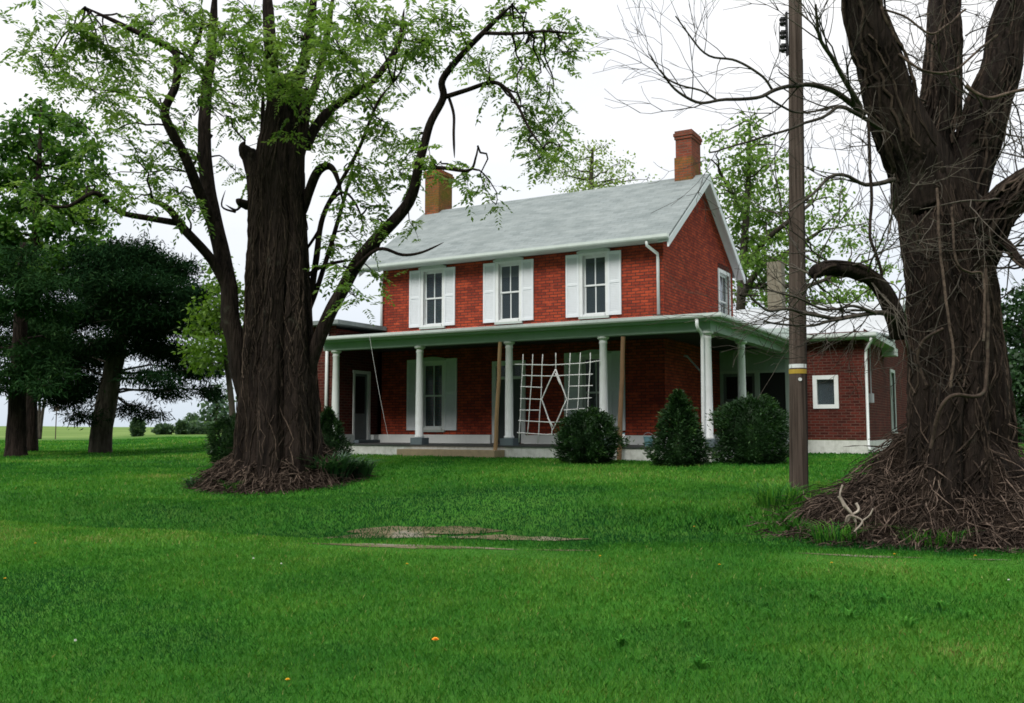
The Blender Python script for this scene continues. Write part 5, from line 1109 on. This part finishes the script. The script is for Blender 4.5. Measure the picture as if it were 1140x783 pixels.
def grass(name, zones, mat, hscale=1.0):
    VV = []; TT = []
    for y0, y1, dens, h, w in zones:
        half0 = .72
        n = int(dens * (y1 - y0) * (y0 + y1) * half0); y = np.sqrt(RNG.random(n) * (y1 ** 2 - y0 ** 2) + y0 ** 2); x = (RNG.random(n) * 2 - 1) * half0 * y
        d = y - lip(x)
        wob = sstep(.46, .62, .6 * vnoise(x, y, .33, 2) + .4 * vnoise(x, y, .11, 8))
        bare = ((d > -.2) & (d < .2) & (x > -2.4) & (x < 9.3)) | ((d > 1.1) & (d < 1.85) & (x > -2.4) & (x < .5))
        thin = RNG.random(n) < np.where(bare, np.where(d > 1, .34, .12) + .62 * wob + np.where(d > 1, .02 + .7 * sstep(-.5, .8, x) + .4 * sstep(1.5, 1.9, d) + .6 * (1 - sstep(-2.4, -1.6, x)), .95 * sstep(-.1, .5, x) * (1 - sstep(2.7, 3.1, x) * .55) + .4 * sstep(.06, .2, d)), 1.0)
        dl = np.hypot(x - TB.x, y - TB.y) > 1.2; dr = np.hypot(x - HB.x, (y - HB.y) / .82) > 1.98
        e = np.array([x - HO.x, y - HO.y]); hx_ = e[0] * HX.x + e[1] * HX.y; hy_ = e[0] * HYV.x + e[1] * HYV.y
        inh = (hx_ > -15.2) & (hx_ < .12) & (hy_ > -.1) | (hx_ > -.2) & (hx_ < 2.33) & (hy_ > 7.45)
        ok = thin & dl & dr & ~inh; x, y, d = x[ok], y[ok], d[ok]; n = len(x)
        z = gz(x, y) - .004
        pat = .34 * vnoise(x, y, 3.2) + .30 * vnoise(x, y, 1.3, 5) + .20 * vnoise(x, y, .5, 9) + .16 * vnoise(x, y, .2, 3); pat = .5 + (pat - .5) * 2.3
        for gx, gy, gs, ga in PATCH: pat = pat + ga * np.exp(-((x - gx) ** 2 + ((y - gy) * .8) ** 2) / gs ** 2)
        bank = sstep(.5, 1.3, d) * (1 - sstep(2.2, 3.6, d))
        hh = h * hscale * (.55 + .75 * RNG.random(n)) * (1 + .30 * (pat - .5)) * (1 - .55 * np.exp(-((d + .30) / .32) ** 2) * sstep(-2.8, -2.0, x) * (1 - .8 * sstep(.3, 1, x) * (1 - sstep(2.5, 3.0, x)))) * (1 + .8 * bank * sstep(.8, 2.2, x) * (d > 1.9) + .10 * bank) * (1 + 1.6 * np.exp(-((x - 4.25) ** 2 + (y - 14.2) ** 2) / .25) + 1.2 * np.exp(-(np.abs(np.hypot(x - HB.x, (y - HB.y) / .82) - 2.08) / .22) ** 2))
        a = RNG.random(n) * 6.283; lean = .25 + .55 * RNG.random(n); dx = np.cos(a) * lean; dy = np.sin(a) * lean
        ww = w * (.6 + .8 * RNG.random(n)); a2 = a + 1.57 + RNG.normal(size=n) * .4; sx_ = np.cos(a2) * ww * .5; sy_ = np.sin(a2) * ww * .5
        b = np.stack([x, y, z], 1); s = np.stack([sx_, sy_, 0 * x], 1); mid = b + np.stack([dx * hh * .35, dy * hh * .35, hh * .62], 1); tip = b + np.stack([dx * hh, dy * hh, hh * .95], 1)
        VV.append(np.stack([b - s, b + s, mid + s * .75, tip, mid - s * .75], 1))
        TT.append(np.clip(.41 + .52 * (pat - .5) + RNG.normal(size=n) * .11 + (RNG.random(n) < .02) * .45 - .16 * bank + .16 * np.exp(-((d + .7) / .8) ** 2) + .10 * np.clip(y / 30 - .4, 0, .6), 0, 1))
    return quads(name, np.concatenate(VV), 5, np.concatenate(TT), mat)
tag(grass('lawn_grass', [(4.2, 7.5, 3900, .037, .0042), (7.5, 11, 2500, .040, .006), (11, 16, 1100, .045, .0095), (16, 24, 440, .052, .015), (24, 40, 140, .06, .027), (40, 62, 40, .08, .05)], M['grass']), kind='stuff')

# dandelions and broad-leaved weeds
def flower(px, py, mat, r, lab, stalk=.07, name='dandelion'):
    b = onground(px, py); t = thing(name, b, lab, 'flower', 'dandelions in the lawn')
    m = MB(); m.tube([(0, 0, 0), (.006, 0, stalk * .6), (.01, 0, stalk)], .003, 5); m.build('stalk', M['weed'], t)
    m = MB()
    if name == 'dandelion':
        for ring, (q, el) in enumerate(((12, .15), (9, .55), (6, 1.0))):
            for i in range(q):
                a = 2 * math.pi * i / q + ring; c_, s_ = math.cos(a), math.sin(a); rr_ = r * math.cos(el); zz = stalk + r * math.sin(el) * .6; wv = r * .22
                m.add([(.01, 0, stalk), (.01 + c_ * rr_ * .7 - s_ * wv, s_ * rr_ * .7 + c_ * wv, stalk + (zz - stalk) * .8), (.01 + c_ * rr_, s_ * rr_, zz), (.01 + c_ * rr_ * .7 + s_ * wv, s_ * rr_ * .7 - c_ * wv, stalk + (zz - stalk) * .8)], [(0, 1, 2, 3)])
    else:
        for i in range(60):
            v = Vector((random.gauss(0, 1), random.gauss(0, 1), random.gauss(0, 1))).normalized(); u_ = v.orthogonal() * r * .12
            m.add([Vector((.01, 0, stalk)), Vector((.01, 0, stalk)) + v * r + u_, Vector((.01, 0, stalk)) + v * r - u_], [(0, 1, 2)])
    m.build('petals' if name == 'dandelion' else 'seed_head', M[mat], t, fixn=False)
flower(483, 727, 'orange', .030, 'largest orange flower, alone in the near lawn below the trellis', .09)
for px, py, lab in ((452, 636, 'yellow dandelion just in front of the drive below the front step'), (4, 653, 'yellow dandelion at the left edge of the lawn'), (772, 593, 'yellow dandelion on the lawn left of the utility pole foot'), (800, 637, 'yellow dandelion beside the drive below the broad evergreen'), (925, 635, 'yellow dandelion by the drive below the utility pole'), (995, 625, 'yellow dandelion at the drive edge under the left of the brush pile'), (1085, 627, 'yellow dandelion at the drive edge under the bare trunk'), (667, 627, 'yellow dandelion at the drive edge below the round bush'), (318, 771, 'pale yellow dandelion at the bottom of the lawn below the leafy tree'), (38, 612, 'yellow dandelion near the left end of the lawn crest')):
    flower(px, py, 'dandelion', .016, lab)
for px, py, lab in ((82, 721, 'white seed head low in the left foreground grass'), (281, 627, 'white seed head in the grass below the leafy tree'), (312, 633, 'white seed head in the grass right of another below the leafy tree'), (1122, 652, 'white seed head at the right edge of the near lawn')):
    flower(px, py, 'seed', .009, lab, .05, 'seed_head')
for i, (px, py, w) in enumerate(((860, 690, .28), (905, 668, .22), (945, 690, .3), (985, 672, .25), (1010, 700, .3), (1050, 680, .2), (760, 700, .22), (780, 745, .2), (1075, 690, .25), (690, 720, .2))):
    lab = ['broad leaved weed', 'tufted leafy weed', 'spreading leafy weed'][i % 3]
    where = ['in the near lawn below the utility pole', 'nearest the drive left of the brush pile', 'in the near lawn just right of the pole line', 'below the left edge of the brush pile', 'largest, in the lawn below the middle of the brush pile', 'near the right end of the lawn', 'in the near lawn below the conical evergreen', 'nearest the bottom of the photo below the corner column', 'furthest right in the near lawn', 'furthest left, below the brown leaning pole'][i]
    clump('lawn_weed', px, py, w * .8, .09, lab + ' ' + where, 14, 'weed', .020, 'weed', 'broad leaved weeds in the lawn', .5)
